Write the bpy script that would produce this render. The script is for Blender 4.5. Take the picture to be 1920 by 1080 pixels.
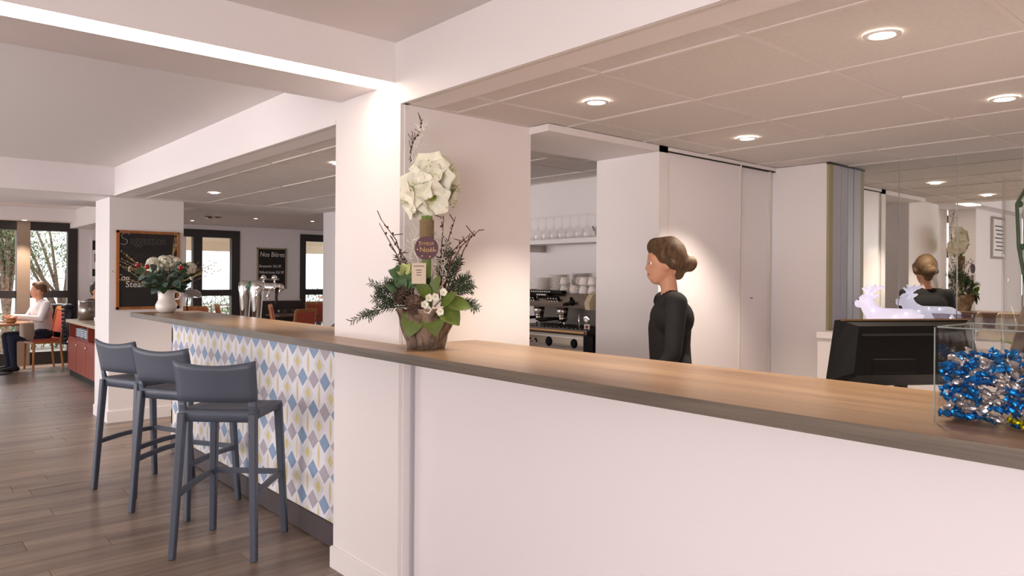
import bpy, bmesh, math, random
from mathutils import Vector, Matrix, noise
R_=random.Random(7)
scene=bpy.context.scene
for o in list(bpy.data.objects): bpy.data.objects.remove(o)
col=scene.collection
PI=math.pi
V=Vector
# ------------------------------------------------------------------ camera
F_PX,YAW,ROLL,CX,CY,CAMH=1376.06,.7157,.0069,960.,519.87,1.46
_fw=V((math.sin(YAW),math.cos(YAW),0)); _rt=V((math.cos(YAW),-math.sin(YAW),0)); _up=V((0,0,1))
RT=_rt*math.cos(ROLL)+_up*math.sin(ROLL); UP=_up*math.cos(ROLL)-_rt*math.sin(ROLL); FW=_fw
cd=bpy.data.cameras.new('camera'); cam=bpy.data.objects.new('camera',cd); col.objects.link(cam)
cam.matrix_world=Matrix(((RT.x,UP.x,-FW.x,0),(RT.y,UP.y,-FW.y,0),(RT.z,UP.z,-FW.z,CAMH),(0,0,0,1)))
cd.sensor_width=36; cd.lens=F_PX/1920*36; cd.shift_y=-(540-CY)/1920; cd.clip_start=.02; cd.clip_end=200
scene.camera=cam
def pix(px,py):            # direction of a photo pixel
    return RT*((px-CX)/F_PX)-UP*((py-CY)/F_PX)+FW
def at(px,py,depth):       # point on a pixel's ray at a depth taken from what the thing stands on
    return V((0,0,CAMH))+pix(px,py)*depth
# ------------------------------------------------------------------ world, light, exposure
w=bpy.data.worlds.new('sky'); scene.world=w; w.use_nodes=True
bg=w.node_tree.nodes['Background']; bg.inputs[0].default_value=(.93,.95,1,1); bg.inputs[1].default_value=1.6
def area(name,loc,rot,sx,sy,power,color):
    l=bpy.data.lights.new(name,'AREA'); l.shape='RECTANGLE'; l.size=sx; l.size_y=sy; l.energy=power; l.color=color
    o=bpy.data.objects.new(name,l); o.location=loc; o.rotation_euler=rot; col.objects.link(o); return o
DAY=(1.0,.90,.885)
area('daylight_lobby_glazing',(-3.75,5.6,1.35),(0,-PI/2,0),2.3,9.,285,DAY)
area('daylight_entrance_glazing',(-3.75,-.9,1.35),(0,-PI/2,0),2.3,3.4,200,DAY)
area('daylight_restaurant_windows',(4.2,15.6,3.4),(-math.radians(55),0,0),9,1.6,700,DAY)
scene.cycles.transparent_max_bounces=32
scene.view_settings.view_transform='Standard'; scene.view_settings.look='None'
scene.view_settings.exposure=.3; scene.view_settings.gamma=1; scene.view_settings.use_curve_mapping=False
# ------------------------------------------------------------------ materials
def lin(c):
    if isinstance(c,str): c=tuple(int(c[i:i+2],16)/255 for i in (0,2,4))
    return tuple(((x/12.92) if x<=.04045 else ((x+.055)/1.055)**2.4) for x in c)+(1,)
def mat(name,c,rough=.5,metal=0,spec=.5,trans=0,ior=1.45,emit=None,es=0,noise_amt=0,nscale=40,bump=0,stretch=(1,1,1),sss=0,alpha=1,coord='Object',c2=None,clear=0):
    m=bpy.data.materials.new(name); m.use_nodes=True; nt=m.node_tree; b=nt.nodes['Principled BSDF']
    L=lin(c); b.inputs['Base Color'].default_value=L; b.inputs['Roughness'].default_value=rough; b.inputs['Metallic'].default_value=metal
    b.inputs['Specular IOR Level'].default_value=spec; b.inputs['Transmission Weight'].default_value=trans; b.inputs['IOR'].default_value=ior
    b.inputs['Alpha'].default_value=alpha; b.inputs['Coat Weight'].default_value=clear
    if emit: b.inputs['Emission Color'].default_value=lin(emit); b.inputs['Emission Strength'].default_value=es
    if sss: b.inputs['Subsurface Weight'].default_value=sss; b.inputs['Subsurface Radius'].default_value=(.01,.006,.004)
    if noise_amt or bump or c2:
        tc=nt.nodes.new('ShaderNodeTexCoord'); mp=nt.nodes.new('ShaderNodeMapping'); mp.inputs['Scale'].default_value=stretch
        nz=nt.nodes.new('ShaderNodeTexNoise'); nz.inputs['Scale'].default_value=nscale; nz.inputs['Detail'].default_value=6
        nt.links.new(tc.outputs[coord],mp.inputs[0]); nt.links.new(mp.outputs[0],nz.inputs[0])
        if noise_amt or c2:
            rp=nt.nodes.new('ShaderNodeValToRGB')
            d=lin(c2) if c2 else tuple(x*(1-noise_amt) for x in L[:3])+(1,)
            rp.color_ramp.elements[0].position=.3; rp.color_ramp.elements[1].position=.7
            rp.color_ramp.elements[0].color=d; rp.color_ramp.elements[1].color=L
            nt.links.new(nz.outputs[0],rp.inputs[0]); nt.links.new(rp.outputs[0],b.inputs['Base Color'])
        if bump:
            bp=nt.nodes.new('ShaderNodeBump'); bp.inputs['Strength'].default_value=bump; bp.inputs['Distance'].default_value=.002
            nt.links.new(nz.outputs[0],bp.inputs['Height']); nt.links.new(bp.outputs[0],b.inputs['Normal'])
    return m
def woodmat(name,ca,cb,axis=0,rough=.4,scale=9,rand=0,fine=.35):
    """two-tone grain running along an axis, tone varied by object"""
    m=bpy.data.materials.new(name); m.use_nodes=True; nt=m.node_tree; N=nt.nodes; b=N['Principled BSDF']; b.inputs['Roughness'].default_value=rough
    g=N.new('ShaderNodeNewGeometry'); mp=N.new('ShaderNodeMapping'); s=[scale]*3; s[axis]=scale*.06; mp.inputs['Scale'].default_value=s
    nt.links.new(g.outputs['Position'],mp.inputs[0])
    oi=N.new('ShaderNodeObjectInfo'); mu=N.new('ShaderNodeMath'); mu.operation='MULTIPLY'; mu.inputs[1].default_value=37 if rand else 0
    nt.links.new(oi.outputs['Random'],mu.inputs[0])
    nz=N.new('ShaderNodeTexNoise'); nz.noise_dimensions='4D'; nz.inputs['Scale'].default_value=1; nz.inputs['Detail'].default_value=5; nz.inputs['Distortion'].default_value=.6
    n2=N.new('ShaderNodeTexNoise'); n2.inputs['Scale'].default_value=1; n2.inputs['Detail'].default_value=3
    mp2=N.new('ShaderNodeMapping'); s2=[scale*9]*3; s2[axis]=scale*.25; mp2.inputs['Scale'].default_value=s2
    nt.links.new(g.outputs['Position'],mp2.inputs[0]); nt.links.new(mp2.outputs[0],n2.inputs[0])
    nt.links.new(mp.outputs[0],nz.inputs[0]); nt.links.new(mu.outputs[0],nz.inputs['W'])
    mx=N.new('ShaderNodeMix'); mx.inputs[0].default_value=fine; nt.links.new(nz.outputs[0],mx.inputs[2]); nt.links.new(n2.outputs[0],mx.inputs[3])
    rp=N.new('ShaderNodeValToRGB'); rp.color_ramp.elements[0].position=.36; rp.color_ramp.elements[1].position=.64
    rp.color_ramp.elements[0].color=lin(ca); rp.color_ramp.elements[1].color=lin(cb)
    nt.links.new(mx.outputs[0],rp.inputs[0])
    if rand:
        hv=N.new('ShaderNodeHueSaturation'); ma=N.new('ShaderNodeMapRange'); ma.inputs[3].default_value=1-rand; ma.inputs[4].default_value=1+rand
        nt.links.new(oi.outputs['Random'],ma.inputs[0]); nt.links.new(ma.outputs[0],hv.inputs['Value']); nt.links.new(rp.outputs[0],hv.inputs['Color'])
        nt.links.new(hv.outputs[0],b.inputs['Base Color'])
    else: nt.links.new(rp.outputs[0],b.inputs['Base Color'])
    return m
def panemat(name,tint=(1,1,1),refl=.08):
    m=bpy.data.materials.new(name); m.use_nodes=True; nt=m.node_tree; N=nt.nodes
    for n in list(N): N.remove(n)
    out=N.new('ShaderNodeOutputMaterial'); t=N.new('ShaderNodeBsdfTransparent'); t.inputs[0].default_value=(*tint,1)
    gl=N.new('ShaderNodeBsdfGlossy'); gl.inputs['Roughness'].default_value=.02; fr=N.new('ShaderNodeFresnel'); fr.inputs[0].default_value=1.45
    mx=N.new('ShaderNodeMixShader'); ge=N.new('ShaderNodeNewGeometry'); sb=N.new('ShaderNodeMath'); sb.operation='SUBTRACT'; sb.inputs[0].default_value=1; nt.links.new(ge.outputs['Backfacing'],sb.inputs[1]); mu=N.new('ShaderNodeMath'); mu.operation='MULTIPLY'; nt.links.new(fr.outputs[0],mu.inputs[0]); nt.links.new(sb.outputs[0],mu.inputs[1]); nt.links.new(mu.outputs[0],mx.inputs[0]); nt.links.new(t.outputs[0],mx.inputs[1]); nt.links.new(gl.outputs[0],mx.inputs[2]); nt.links.new(mx.outputs[0],out.inputs[0])
    return m
PAINT=mat('white_paint','efe9e8',.6,bump=.05,nscale=220)
PLASTER=mat('ceiling_plaster','e9e3e2',.8,bump=.25,nscale=160)
TILE=mat('mineral_fibre_tile','dcd5d0',.85,noise_amt=.07,nscale=55,bump=.25)
GRID=mat('white_grid_bar','ddd5cf',.6)
GAP=mat('dark_joint','2a2523',.9)
PANEL=mat('satin_white_laminate','f0eaeb',.38)
STRIP=mat('silver_laminate','b4b1b8',.5)
SAGE=mat('khaki_edge','a89d78',.6)
MIRROR=mat('mirror_silver','e3e6e2',.01,1)
DARKFRAME=mat('anthracite_aluminium','3a3635',.4,.2)
DADO=mat('dark_dado','3b3330',.5)
PLANK=woodmat('smoked_oak_plank','65554c','9c8877',0,.33,11,.14)
SLAB=mat('screed','4a3e38',.7)
OAK=woodmat('oak_worktop','7d6148','a98b6c',1,.33,7)
OAKEDGE=woodmat('oak_edge_band','4f473e','73685b',1,.45,16)
STOOLM=mat('slate_blue_plastic','4c525f',.42,bump=.08,nscale=500)
KICK=mat('brushed_kick_plate','756c6e',.3,.6,stretch=(1,60,1),noise_amt=.25,nscale=3)
CHROME=mat('chrome','d8d6d4',.07,1)
STEEL=mat('brushed_steel','b9b2a9',.28,1)
DSTEEL=mat('dark_steel','5a534d',.35,.9)
BLACK=mat('black_plastic','0b0907',.5,spec=.2)
BLACKM=mat('matt_black','1b1918',.6)
GLASS=panemat('clear_glass',(.965,.968,.965))
GLASSEDGE=mat('glass_edge','b9c4c0',.1,trans=.6)
PANE=panemat('window_glass')
PORC=mat('white_porcelain','efe8e2',.2,clear=.3)
GREY_LEAF=mat('eucalyptus_leaf','5f7468',.55,noise_amt=.25,nscale=60)
GREEN=mat('fresh_green_leaf','66792f',.45,noise_amt=.35,nscale=30)
DKGREEN=mat('dark_green_leaf','2f4a2a',.5,noise_amt=.3,nscale=60)
FIR=mat('fir_needle','33452c',.55)
BARK=mat('grey_bark','97826f',.85,c2='4f4036',nscale=22,bump=.6)
TWIG=mat('brown_twig','5a4035',.8)
WTWIG=mat('whitewashed_twig','e6dfd8',.8)
PETAL=mat('cream_petal','f4f1de',.5,sss=.25)
PETALG=mat('pale_green_throat','c3cf7d',.5)
WPETAL=mat('white_petal','f3efe6',.55,sss=.2)
CONE=mat('pine_cone_scale','7a6253',.7,c2='4c3a30',nscale=60)
RED=mat('red_bauble','a3161c',.15,clear=.6)
SKIN=mat('skin','d9a184',.5,sss=.15)
HAIRB=mat('light_brown_hair','6f5438',.65,c2='463220',nscale=60,stretch=(1,1,.2))
HAIRD=mat('dark_hair','3a2620',.5)
CLOTHK=mat('black_cloth','141214',.85)
CHERRY=woodmat('cherry_veneer','8a3a2b','a04a36',2,.4,6)
BEECH=woodmat('beech_wood','a5673a','c08450',2,.4,8)
PAD=mat('brick_red_upholstery','b3553f',.75)
TABLEW=woodmat('dark_table_wood','4a3327','6a4a38',0,.35,8)
CHALK=mat('chalk_white','e9e4de',.9)
CHALKF=mat('faint_chalk','4f4b49',.9)
SLATE=mat('slate_board','2c2927',.75,noise_amt=.25,nscale=9)
BULB=mat('lit_bulb','ffffff',.5,emit='fff0dc',es=30)
LEDM=mat('lit_led_diffuser','ffffff',.5,emit='ffe9d2',es=9)
PINKWHITE=mat('grey_white_enamel','e8e2dd',.4)
# ------------------------------------------------------------------ mesh helper
class MB:
    def __init__(s): s.v=[];s.f=[];s.m=[];s.T=Matrix.Identity(4);s.k=0
    def add(s,vs,fs,m=None):
        n=len(s.v); s.v+=[s.T@V(p) for p in vs]; s.f+=[tuple(i+n for i in f) for f in fs]; s.m+=[s.k if m is None else m]*len(fs); return s
    def box(s,x0,x1,y0,y1,z0,z1,m=None):
        return s.add([(x0,y0,z0),(x1,y0,z0),(x1,y1,z0),(x0,y1,z0),(x0,y0,z1),(x1,y0,z1),(x1,y1,z1),(x0,y1,z1)],
            [(0,3,2,1),(4,5,6,7),(0,1,5,4),(1,2,6,5),(2,3,7,6),(3,0,4,7)],m)
    def bbox(s,x0,x1,y0,y1,z0,z1,b=.003,m=None):
        bm=bmesh.new(); bmesh.ops.create_cube(bm,size=1)
        for v in bm.verts: v.co=((x0+x1)/2+v.co.x*(x1-x0),(y0+y1)/2+v.co.y*(y1-y0),(z0+z1)/2+v.co.z*(z1-z0))
        bmesh.ops.bevel(bm,geom=list(bm.edges),offset=b,segments=2,affect='EDGES',profile=.7)
        return s.bm(bm,m)
    def bm(s,bm,m=None):
        bm.verts.index_update(); s.add([v.co for v in bm.verts],[[v.index for v in f.verts] for f in bm.faces],m); bm.free(); return s
    def quad(s,a,b,c,d,m=None): return s.add([a,b,c,d],[(0,1,2,3)],m)
    def prism(s,pts,ax,a0,a1,m=None):      # polygon pts (2d) swept along axis ax
        def P(p,a):
            q=list(p); q.insert(ax,a); return q
        n=len(pts); return s.add([P(p,a0) for p in pts]+[P(p,a1) for p in pts],[tuple(range(n))[::-1],tuple(range(n,2*n))]+[(i,(i+1)%n,n+(i+1)%n,n+i) for i in range(n)],m)
    def tube(s,pts,rad,n=8,cap=True,m=None):
        pts=[V(p) for p in pts]; k=len(pts)
        if not hasattr(rad,'__len__'): rad=[rad]*k
        vs=[];fs=[]; prev=None
        for i,p in enumerate(pts):
            t=(pts[min(i+1,k-1)]-pts[max(i-1,0)]); t=t.normalized() if t.length>1e-9 else V((0,0,1))
            a=prev if prev is not None else (V((0,0,1)) if abs(t.z)<.9 else V((1,0,0)))
            a=(a-t*a.dot(t)); a=a.normalized() if a.length>1e-6 else t.orthogonal().normalized(); prev=a; b=t.cross(a)
            for j in range(n):
                an=2*PI*j/n; vs.append(p+(a*math.cos(an)+b*math.sin(an))*rad[i])
        for i in range(k-1):
            for j in range(n): fs.append((i*n+j,i*n+(j+1)%n,(i+1)*n+(j+1)%n,(i+1)*n+j))
        if cap: fs+= [tuple(range(n))[::-1],tuple(range((k-1)*n,k*n))]
        return s.add(vs,fs,m)
    def lathe(s,prof,n=24,c=(0,0,0),m=None,cap=False):
        vs=[];fs=[];k=len(prof)
        for r,z in prof:
            for j in range(n):
                a=2*PI*j/n; vs.append((c[0]+r*math.cos(a),c[1]+r*math.sin(a),c[2]+z))
        for i in range(k-1):
            for j in range(n): fs.append((i*n+j,i*n+(j+1)%n,(i+1)*n+(j+1)%n,(i+1)*n+j))
        if cap: fs+=[tuple(range(n))[::-1],tuple(range((k-1)*n,k*n))]
        return s.add(vs,fs,m)
    def ell(s,c,r,n=12,h=8,m=None,rot=None):
        if not hasattr(r,'__len__'): r=(r,r,r)
        vs=[];fs=[]; c=V(c); rot=rot or Matrix.Identity(3)
        for i in range(1,h):
            t=PI*i/h
            for j in range(n):
                a=2*PI*j/n; vs.append(c+rot@V((r[0]*math.sin(t)*math.cos(a),r[1]*math.sin(t)*math.sin(a),r[2]*math.cos(t))))
        vs+=[c+rot@V((0,0,r[2])),c+rot@V((0,0,-r[2]))]; T=len(vs)-2; B=T+1
        for i in range(h-2):
            for j in range(n): fs.append((i*n+j,(i+1)*n+j,(i+1)*n+(j+1)%n,i*n+(j+1)%n))
        for j in range(n): fs.append((T,j,(j+1)%n)); fs.append((B,(h-2)*n+(j+1)%n,(h-2)*n+j))
        return s.add(vs,fs,m)
    def leaf(s,p,d,up,L,W,curl=.15,n=4,m=None,fold=.1,shape=.5):
        """pointed leaf or petal along d, bending towards -up"""
        p=V(p); d=V(d).normalized(); up=V(up); up=(up-d*up.dot(d)).normalized(); sd=d.cross(up)
        vs=[];fs=[]
        for i in range(n+1):
            t=i/n; wd=W*.5*(math.sin(PI*min(1,t**shape*.97+.03))**.8 if 0<t<1 else .04)
            c=p+d*(L*t)-up*(curl*L*t*t)
            vs+=[c-sd*wd+up*fold*wd,c,c+sd*wd+up*fold*wd]
        for i in range(n): a=i*3; fs+=[(a,a+1,a+4,a+3),(a+1,a+2,a+5,a+4)]
        return s.add(vs,fs,m)
    def mesh(s,name,mats,smooth=False):
        me=bpy.data.meshes.new(name); me.from_pydata([tuple(p) for p in s.v],[],s.f)
        for m_ in (mats if isinstance(mats,(list,tuple)) else [mats]): me.materials.append(m_)
        if any(s.m): me.polygons.foreach_set('material_index',s.m)
        if smooth: me.polygons.foreach_set('use_smooth',[True]*len(me.polygons))
        me.update(); return me
    def build(s,name,mats,parent=None,smooth=False,loc=None):
        return put(name,s.mesh(name,mats,smooth),parent,loc)
def put(name,me,parent=None,loc=None):
    o=bpy.data.objects.new(name,me); col.objects.link(o)
    if parent: o.parent=parent
    if loc is not None: o.location=loc
    return o
def tag(o,label,cat=None,group=None,kind=None):
    o['label']=label
    if cat: o['category']=cat
    if group: o['group']=group
    if kind: o['kind']=kind
    return o
def thing(name,label,cat,loc=(0,0,0),rz=0,group=None,kind=None):
    o=bpy.data.objects.new(name,None); col.objects.link(o); o.location=loc; o.rotation_euler=(0,0,rz); o.empty_display_size=.05
    return tag(o,label,cat,group,kind)
def struct(name,mb,m,label,cat='wall',smooth=False):
    return tag(mb.build(name,m,None,smooth),label,cat,None,'structure')
def dup(root,loc=None,rz=None,label=None,group=None,rot=None):
    r=root.copy(); col.objects.link(r)
    if loc is not None: r.location=loc
    if rz is not None: r.rotation_euler=(0,0,rz)
    if rot is not None: r.rotation_euler=rot
    if label: r['label']=label
    if group: r['group']=group
    for ch in list(root.children):
        c=ch.copy(); col.objects.link(c); c.parent=r
        for g in list(ch.children):
            d=g.copy(); col.objects.link(d); d.parent=c
    return r
ORD=('first','second','third','fourth','fifth','sixth','seventh','eighth','ninth','tenth','eleventh','twelfth','thirteenth')
def B(*a): return MB().box(*a)
def text(body,size,M,m,parent,name='lettering',extrude=.0006,shear=0,align='LEFT',sx=1):
    cu=bpy.data.curves.new(name,'FONT'); cu.body=body; cu.size=size; cu.extrude=extrude; cu.shear=shear; cu.align_x=align; cu.resolution_u=3
    t=bpy.data.objects.new(name,cu); col.objects.link(t); t.matrix_world=Matrix.Identity(4)
    dg=bpy.context.evaluated_depsgraph_get(); dg.update(); me=bpy.data.meshes.new_from_object(t.evaluated_get(dg)); bpy.data.objects.remove(t)
    me.transform(M@Matrix.Diagonal((sx,1,1,1))); me.materials.clear(); me.materials.append(m)
    return put(name,me,parent)
def facingY(x,y,z):   # text plane facing -Y
    return Matrix(((1,0,0,x),(0,0,-1,y),(0,1,0,z),(0,0,0,1)))
def facingX(x,y,z):   # text plane facing -X
    return Matrix(((0,0,-1,x),(-1,0,0,y),(0,1,0,z),(0,0,0,1)))
def stroke(paths,M,m,parent,r=.004,name='chalk_stroke'):
    mb=MB()
    for p in paths: mb.tube([M@V((a,b,0)) for a,b in p],r,5)
    return mb.build(name,m,parent)
#@@STRUCT
ZC=2.221; XB=1.748
# floor ---------------------------------------------------------------
fl=struct('floor',B(-3.3,8.2,-2.6,14.1,-.1,-.004),SLAB,'dark smoked oak plank floor running through lobby and bar','floor')
pw,plen=.185,1.22
pm=B(0,plen-.0025,0,pw-.0022,-.006,0).mesh('plank',PLANK)
row=0; y=2.0; cnt=0; far=MB(); 
while y<14.0:
    off=R_.random()*plen; x=-.45-off
    while x<3.15 and (y>6 or x<2.2):
        x1=x+plen
        if x1>-.3 and not(x>3.1):
            if cnt<295: put('plank',pm,fl,(x,y,0)); cnt+=1
            else: far.box(x,x1-.0025,y,y+pw-.0022,-.006,0)
        x=x1
    y+=pw
y=-2.6
rest=MB()
def planks(x0,x1,y0,y1):
    yy=y0
    while yy<y1-.01:
        xx=x0-R_.random()*plen
        while xx<x1:
            a,b=max(xx,x0),min(xx+plen-.0025,x1)
            if b>a: rest.box(a,b,yy,min(yy+pw-.0022,y1),-.006,0)
            xx+=plen
        yy+=pw
planks(-3.2,1.7,-2.6,2.0); planks(-3.2,-1.7,2.0,14); planks(1.95,4.9,-2.6,2.7); planks(3.15,8.1,6.0,14)
o=rest.build('plank_field',PLANK,fl); o['kind']='stuff'
if far.v: o=far.build('plank_field',PLANK,fl); o['kind']='stuff'
# pillars, beams, walls ---------------------------------------------
struct('wall_pillar_main',B(XB,2.35,2.767,3.366,0,ZC),PAINT,'white square pillar beside the flower arrangement','pillar')
mb=MB(); mb.box(XB-.012,XB,2.76,3.378,0,.1); mb.box(XB,1.86,3.366,3.378,0,.1); mb.box(XB-.008,XB,2.76,3.374,.1,.106)
struct('baseboard_pillar',mb,PAINT,'white skirting around the foot of the main pillar','skirting')
struct('wall_pillar_chalkboard',B(1.745,2.44,8.04,8.64,0,2.24),PAINT,'white pillar carrying the large framed chalkboard','pillar')
mb=MB(); mb.box(1.732,2.44,8.028,8.04,0,.11); mb.box(1.733,1.745,8.04,8.64,0,.11)
struct('baseboard_chalkboard',mb,PAINT,'white skirting around the chalkboard pillar','skirting')
# beam over the counter front, along Y
mb=MB(); mb.box(XB,XB+.16,-2.6,7.86,ZC,2.52); mb.box(XB-.004,XB,-2.6,2.767,ZC,ZC+.022); mb.box(XB-.004,XB,3.366,7.86,ZC,ZC+.02); 
struct('trim_counter_beam',mb,PAINT,'long white bulkhead beam running above the counter','beam')
# LED beam across the lobby
mb=MB(); mb.box(-3.2,XB,2.815,3.315,2.326,2.52); mb.box(-3.2,XB,2.81,2.815,2.322,2.52); mb.box(-3.2,XB,2.962,3.315,2.322,2.326)
struct('trim_light_beam',mb,PAINT,'white ceiling beam with a lit slot joining the main pillar','beam')
t=thing('led_strip','long glowing white strip light recessed in the ceiling beam','light',(0,0,0))
MB().box(.3,1.735,2.822,2.958,2.3195,2.3255).build('diffuser',LEDM,t)
MB().box(.28,1.742,2.958,2.963,2.3195,2.326).build('housing',PAINT,t)
# ceilings
struct('ceiling_lobby',B(-3.2,XB,-2.6,2.815,2.5,2.56),PLASTER,'textured white plaster ceiling over the lobby','ceiling')
struct('ceiling_recess',B(-3.2,XB,3.315,7.88,2.495,2.56),PLASTER,'smooth white plaster ceiling recess beyond the light beam','ceiling')
mb=MB(); mb.box(-3.2,2.44,7.86,9.35,ZC+.002,2.56); mb.box(2.44,4.1,7.95,8.7,ZC+.002,2.6)
struct('trim_dropped_beam',mb,PAINT,'wide white dropped ceiling band in front of the restaurant','beam')
struct('ceiling_window_bay',B(-3.2,2.5,9.35,14,2.5,2.56),PLASTER,'plaster ceiling of the window bay','ceiling')
struct('trim_bay_soffit',B(2.44,2.75,8.64,13.95,2.215,2.56),PAINT,'white soffit box running from chalkboard pillar to windows','beam')
struct('ceiling_restaurant',B(2.75,8.1,8.7,14,2.385,2.45),PLASTER,'white ceiling of the restaurant with small downlights','ceiling')
t=thing('ceiling_vent','slim white ceiling vent near the window bay','vent',(2.1,11.4,2.47)); 
MB().bbox(-.3,.3,-.06,.06,0,.03,.006).build('vent_body',GRID,t); 
for k in range(3): MB().box(-.27,.27,-.045+k*.03,-.03+k*.03,-.004,0).build('slat',PAINT,t)
# tile ceilings: tiles are pieces of the ceiling, bars a grid
def tile_ceiling(name,label,X0,X1,Y0,Y1,gx,gy,extra=()):
    base=struct(name,B(X0,X1,Y0,Y1,ZC+.03,ZC+.06),GAP,label,'ceiling')
    i0=math.floor((X0-gx)/.6); xs=[gx+.6*i for i in range(i0,i0+20)]; j0=math.floor((Y0-gy)/.6); ys=[gy+.6*j for j in range(j0,j0+20)]
    cache={}
    for i in range(19):
        for j in range(19):
            a,b,c,d=max(xs[i],X0),min(xs[i+1],X1),max(ys[j],Y0),min(ys[j+1],Y1)
            if b-a<.03 or d-c<.03: continue
            sz=(round(b-a-.016,3),round(d-c-.016,3))
            if sz not in cache: cache[sz]=B(-sz[0]/2,sz[0]/2,-sz[1]/2,sz[1]/2,0,.02).mesh('ceiling_tile',TILE)
            o=put('ceiling_tile',cache[sz],base,((a+b)/2,(c+d)/2,ZC+.0035+R_.choice((0,0,.0015,.003))))
            o.rotation_euler=(R_.uniform(-.0025,.0025),R_.uniform(-.0025,.0025),0)
    for x in xs:
        if X0+.02<x<X1-.02: B(x-.009,x+.009,Y0,Y1,ZC,ZC+.012).build('grid_bar',GRID,base)
    for y in ys:
        if Y0+.02<y<Y1-.02:
            B(X0,X1,y-.009,y+.009,ZC+.0006,ZC+.012).build('grid_bar',GRID,base)
    for a in ((X0,X0+.022,Y0,Y1),(X1-.022,X1,Y0,Y1),(X0,X1,Y0,Y0+.022),(X0,X1,Y1-.022,Y1)):
        B(*a,ZC-.0006,ZC+.012).build('edge_angle',GRID,base)
    return base
tile_ceiling('ceiling_counter','suspended ceiling of pale square tiles above the reception counter',XB+.01,4.95,-.6,2.76,2.05,1.258)
tile_ceiling('ceiling_bar','suspended ceiling of pale square tiles above the bar',XB+.01,4.1,3.37,7.95,2.05,1.258)
tile_ceiling('ceiling_kitchen','suspended tile ceiling inside the coffee nook',2.36,4.1,2.76,3.36,2.32,2.05)
# wall behind flowers and coffee opening
struct('wall_flowers',B(XB+.02,2.52,2.76,2.88,0,ZC),PAINT,'white wall behind the flower arrangement')
mb=MB(); mb.box(2.51,3.47,2.62,3.10,2.186,ZC); mb.box(3.388,3.47,2.62,3.10,0,ZC); mb.box(2.36,2.515,2.88,3.10,0,ZC)
struct('wall_opening',mb,PAINT,'white lined opening leading to the coffee machine')
struct('wall_kitchen_back',B(4.1,4.25,2.7,8.2,0,2.38),PAINT,'white wall behind the glass shelf of the coffee nook')
# sliding doors
mb=MB(); mb.box(3.47,4.255,2.632,2.652,.01,2.2); d1=struct('door_1',mb,PANEL,'wide white sliding cupboard door lit by a downlight','door')
B(4.243,4.257,2.624,2.634,.01,2.2).build('edge_profile',GRID,d1); MB().bbox(4.405,4.43,2.642,2.6478,1.33,1.336,.001).build('finger_pull',DARKFRAME,d1)
d2=struct('door_2',B(4.25,4.64,2.648,2.668,.01,2.2),PANEL,'narrow grey-white sliding cupboard door beside the mirror wall','door')
B(4.62,4.636,2.63,2.65,.01,2.2).build('edge_profile',GRID,d2)
struct('trim_1',B(3.47,4.68,2.62,2.70,2.2,ZC),PAINT,'white sliding door track under the ceiling','trim')
struct('trim_2',B(3.47,4.68,2.625,2.69,2.193,2.2),GAP,'dark shadow gap under the door track','trim')
struct('wall_cupboard_back',B(3.47,4.7,2.70,2.76,0,ZC),PAINT,'cupboard carcass behind the sliding doors')
# wall return and post beside mirror
struct('wall_return',B(4.68,4.95,2.26,2.66,0,ZC),PAINT,'plain white wall return between sliding doors and mirror')
t=struct('trim_3',B(4.675,4.73,2.245,2.262,0,ZC),SAGE,'narrow khaki edge strip on the post beside the mirror','trim')
struct('trim_4',B(4.73,4.835,2.243,2.262,0,ZC),STRIP,'grey laminate strip of the post beside the mirror','trim')
struct('trim_5',B(4.842,4.925,2.243,2.262,0,ZC),STRIP,'second grey laminate strip of the mirror post','trim')
struct('trim_6',B(4.67,4.95,2.24,2.262,ZC-.012,ZC),DARKFRAME,'dark cap rail on top of the mirror post','trim')
# mirror wall
wm=struct('wall_mirror',B(4.94,5.05,-2.6,2.26,0,2.5),PAINT,'wall clad with tall mirror panels behind the counter')
ys=[2.243,1.914,1.58,1.245,.91,.575,.24]
for i in range(6):
    MB().bbox(4.93,4.939,ys[i+1]+.0018,ys[i]-.0018,1.13,ZC-.004,.0015).build('mirror_panel',MIRROR,wm)
# ceiling over area behind (off frame) and outer walls
struct('ceiling_back',B(XB+.16,5.05,-2.6,-.6,ZC,2.3),PLASTER,'ceiling behind the counter end','ceiling')
struct('wall_back',B(-3.2,5.05,-2.75,-2.6,0,2.56),PAINT,'white wall at the lobby end')
struct('wall_notice',B(-3.2,-.13,3.0,3.3,0,2.33),PAINT,'white lobby wall under the strip light with a framed notice')
struct('wall_pillar_lobby',B(-.13,.33,3.315,3.8,0,2.5),PAINT,'white lobby pillar behind the strip light beam','pillar')
t=thing('framed_notice','silver framed notice sheet on the lobby wall','picture',(-.93,3.0,2.0))
MB().box(-.255,.255,-.02,0,-.265,.265).build('frame',STEEL,t); MB().box(-.225,.225,-.022,-.019,-.235,.235).build('sheet',PAINT,t)
for k in range(7): MB().box(-.17,.17-.03*(k%3),-.0232,-.0218,.14-k*.05,.155-k*.05).build('print_line',CHALKF,t)
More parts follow.
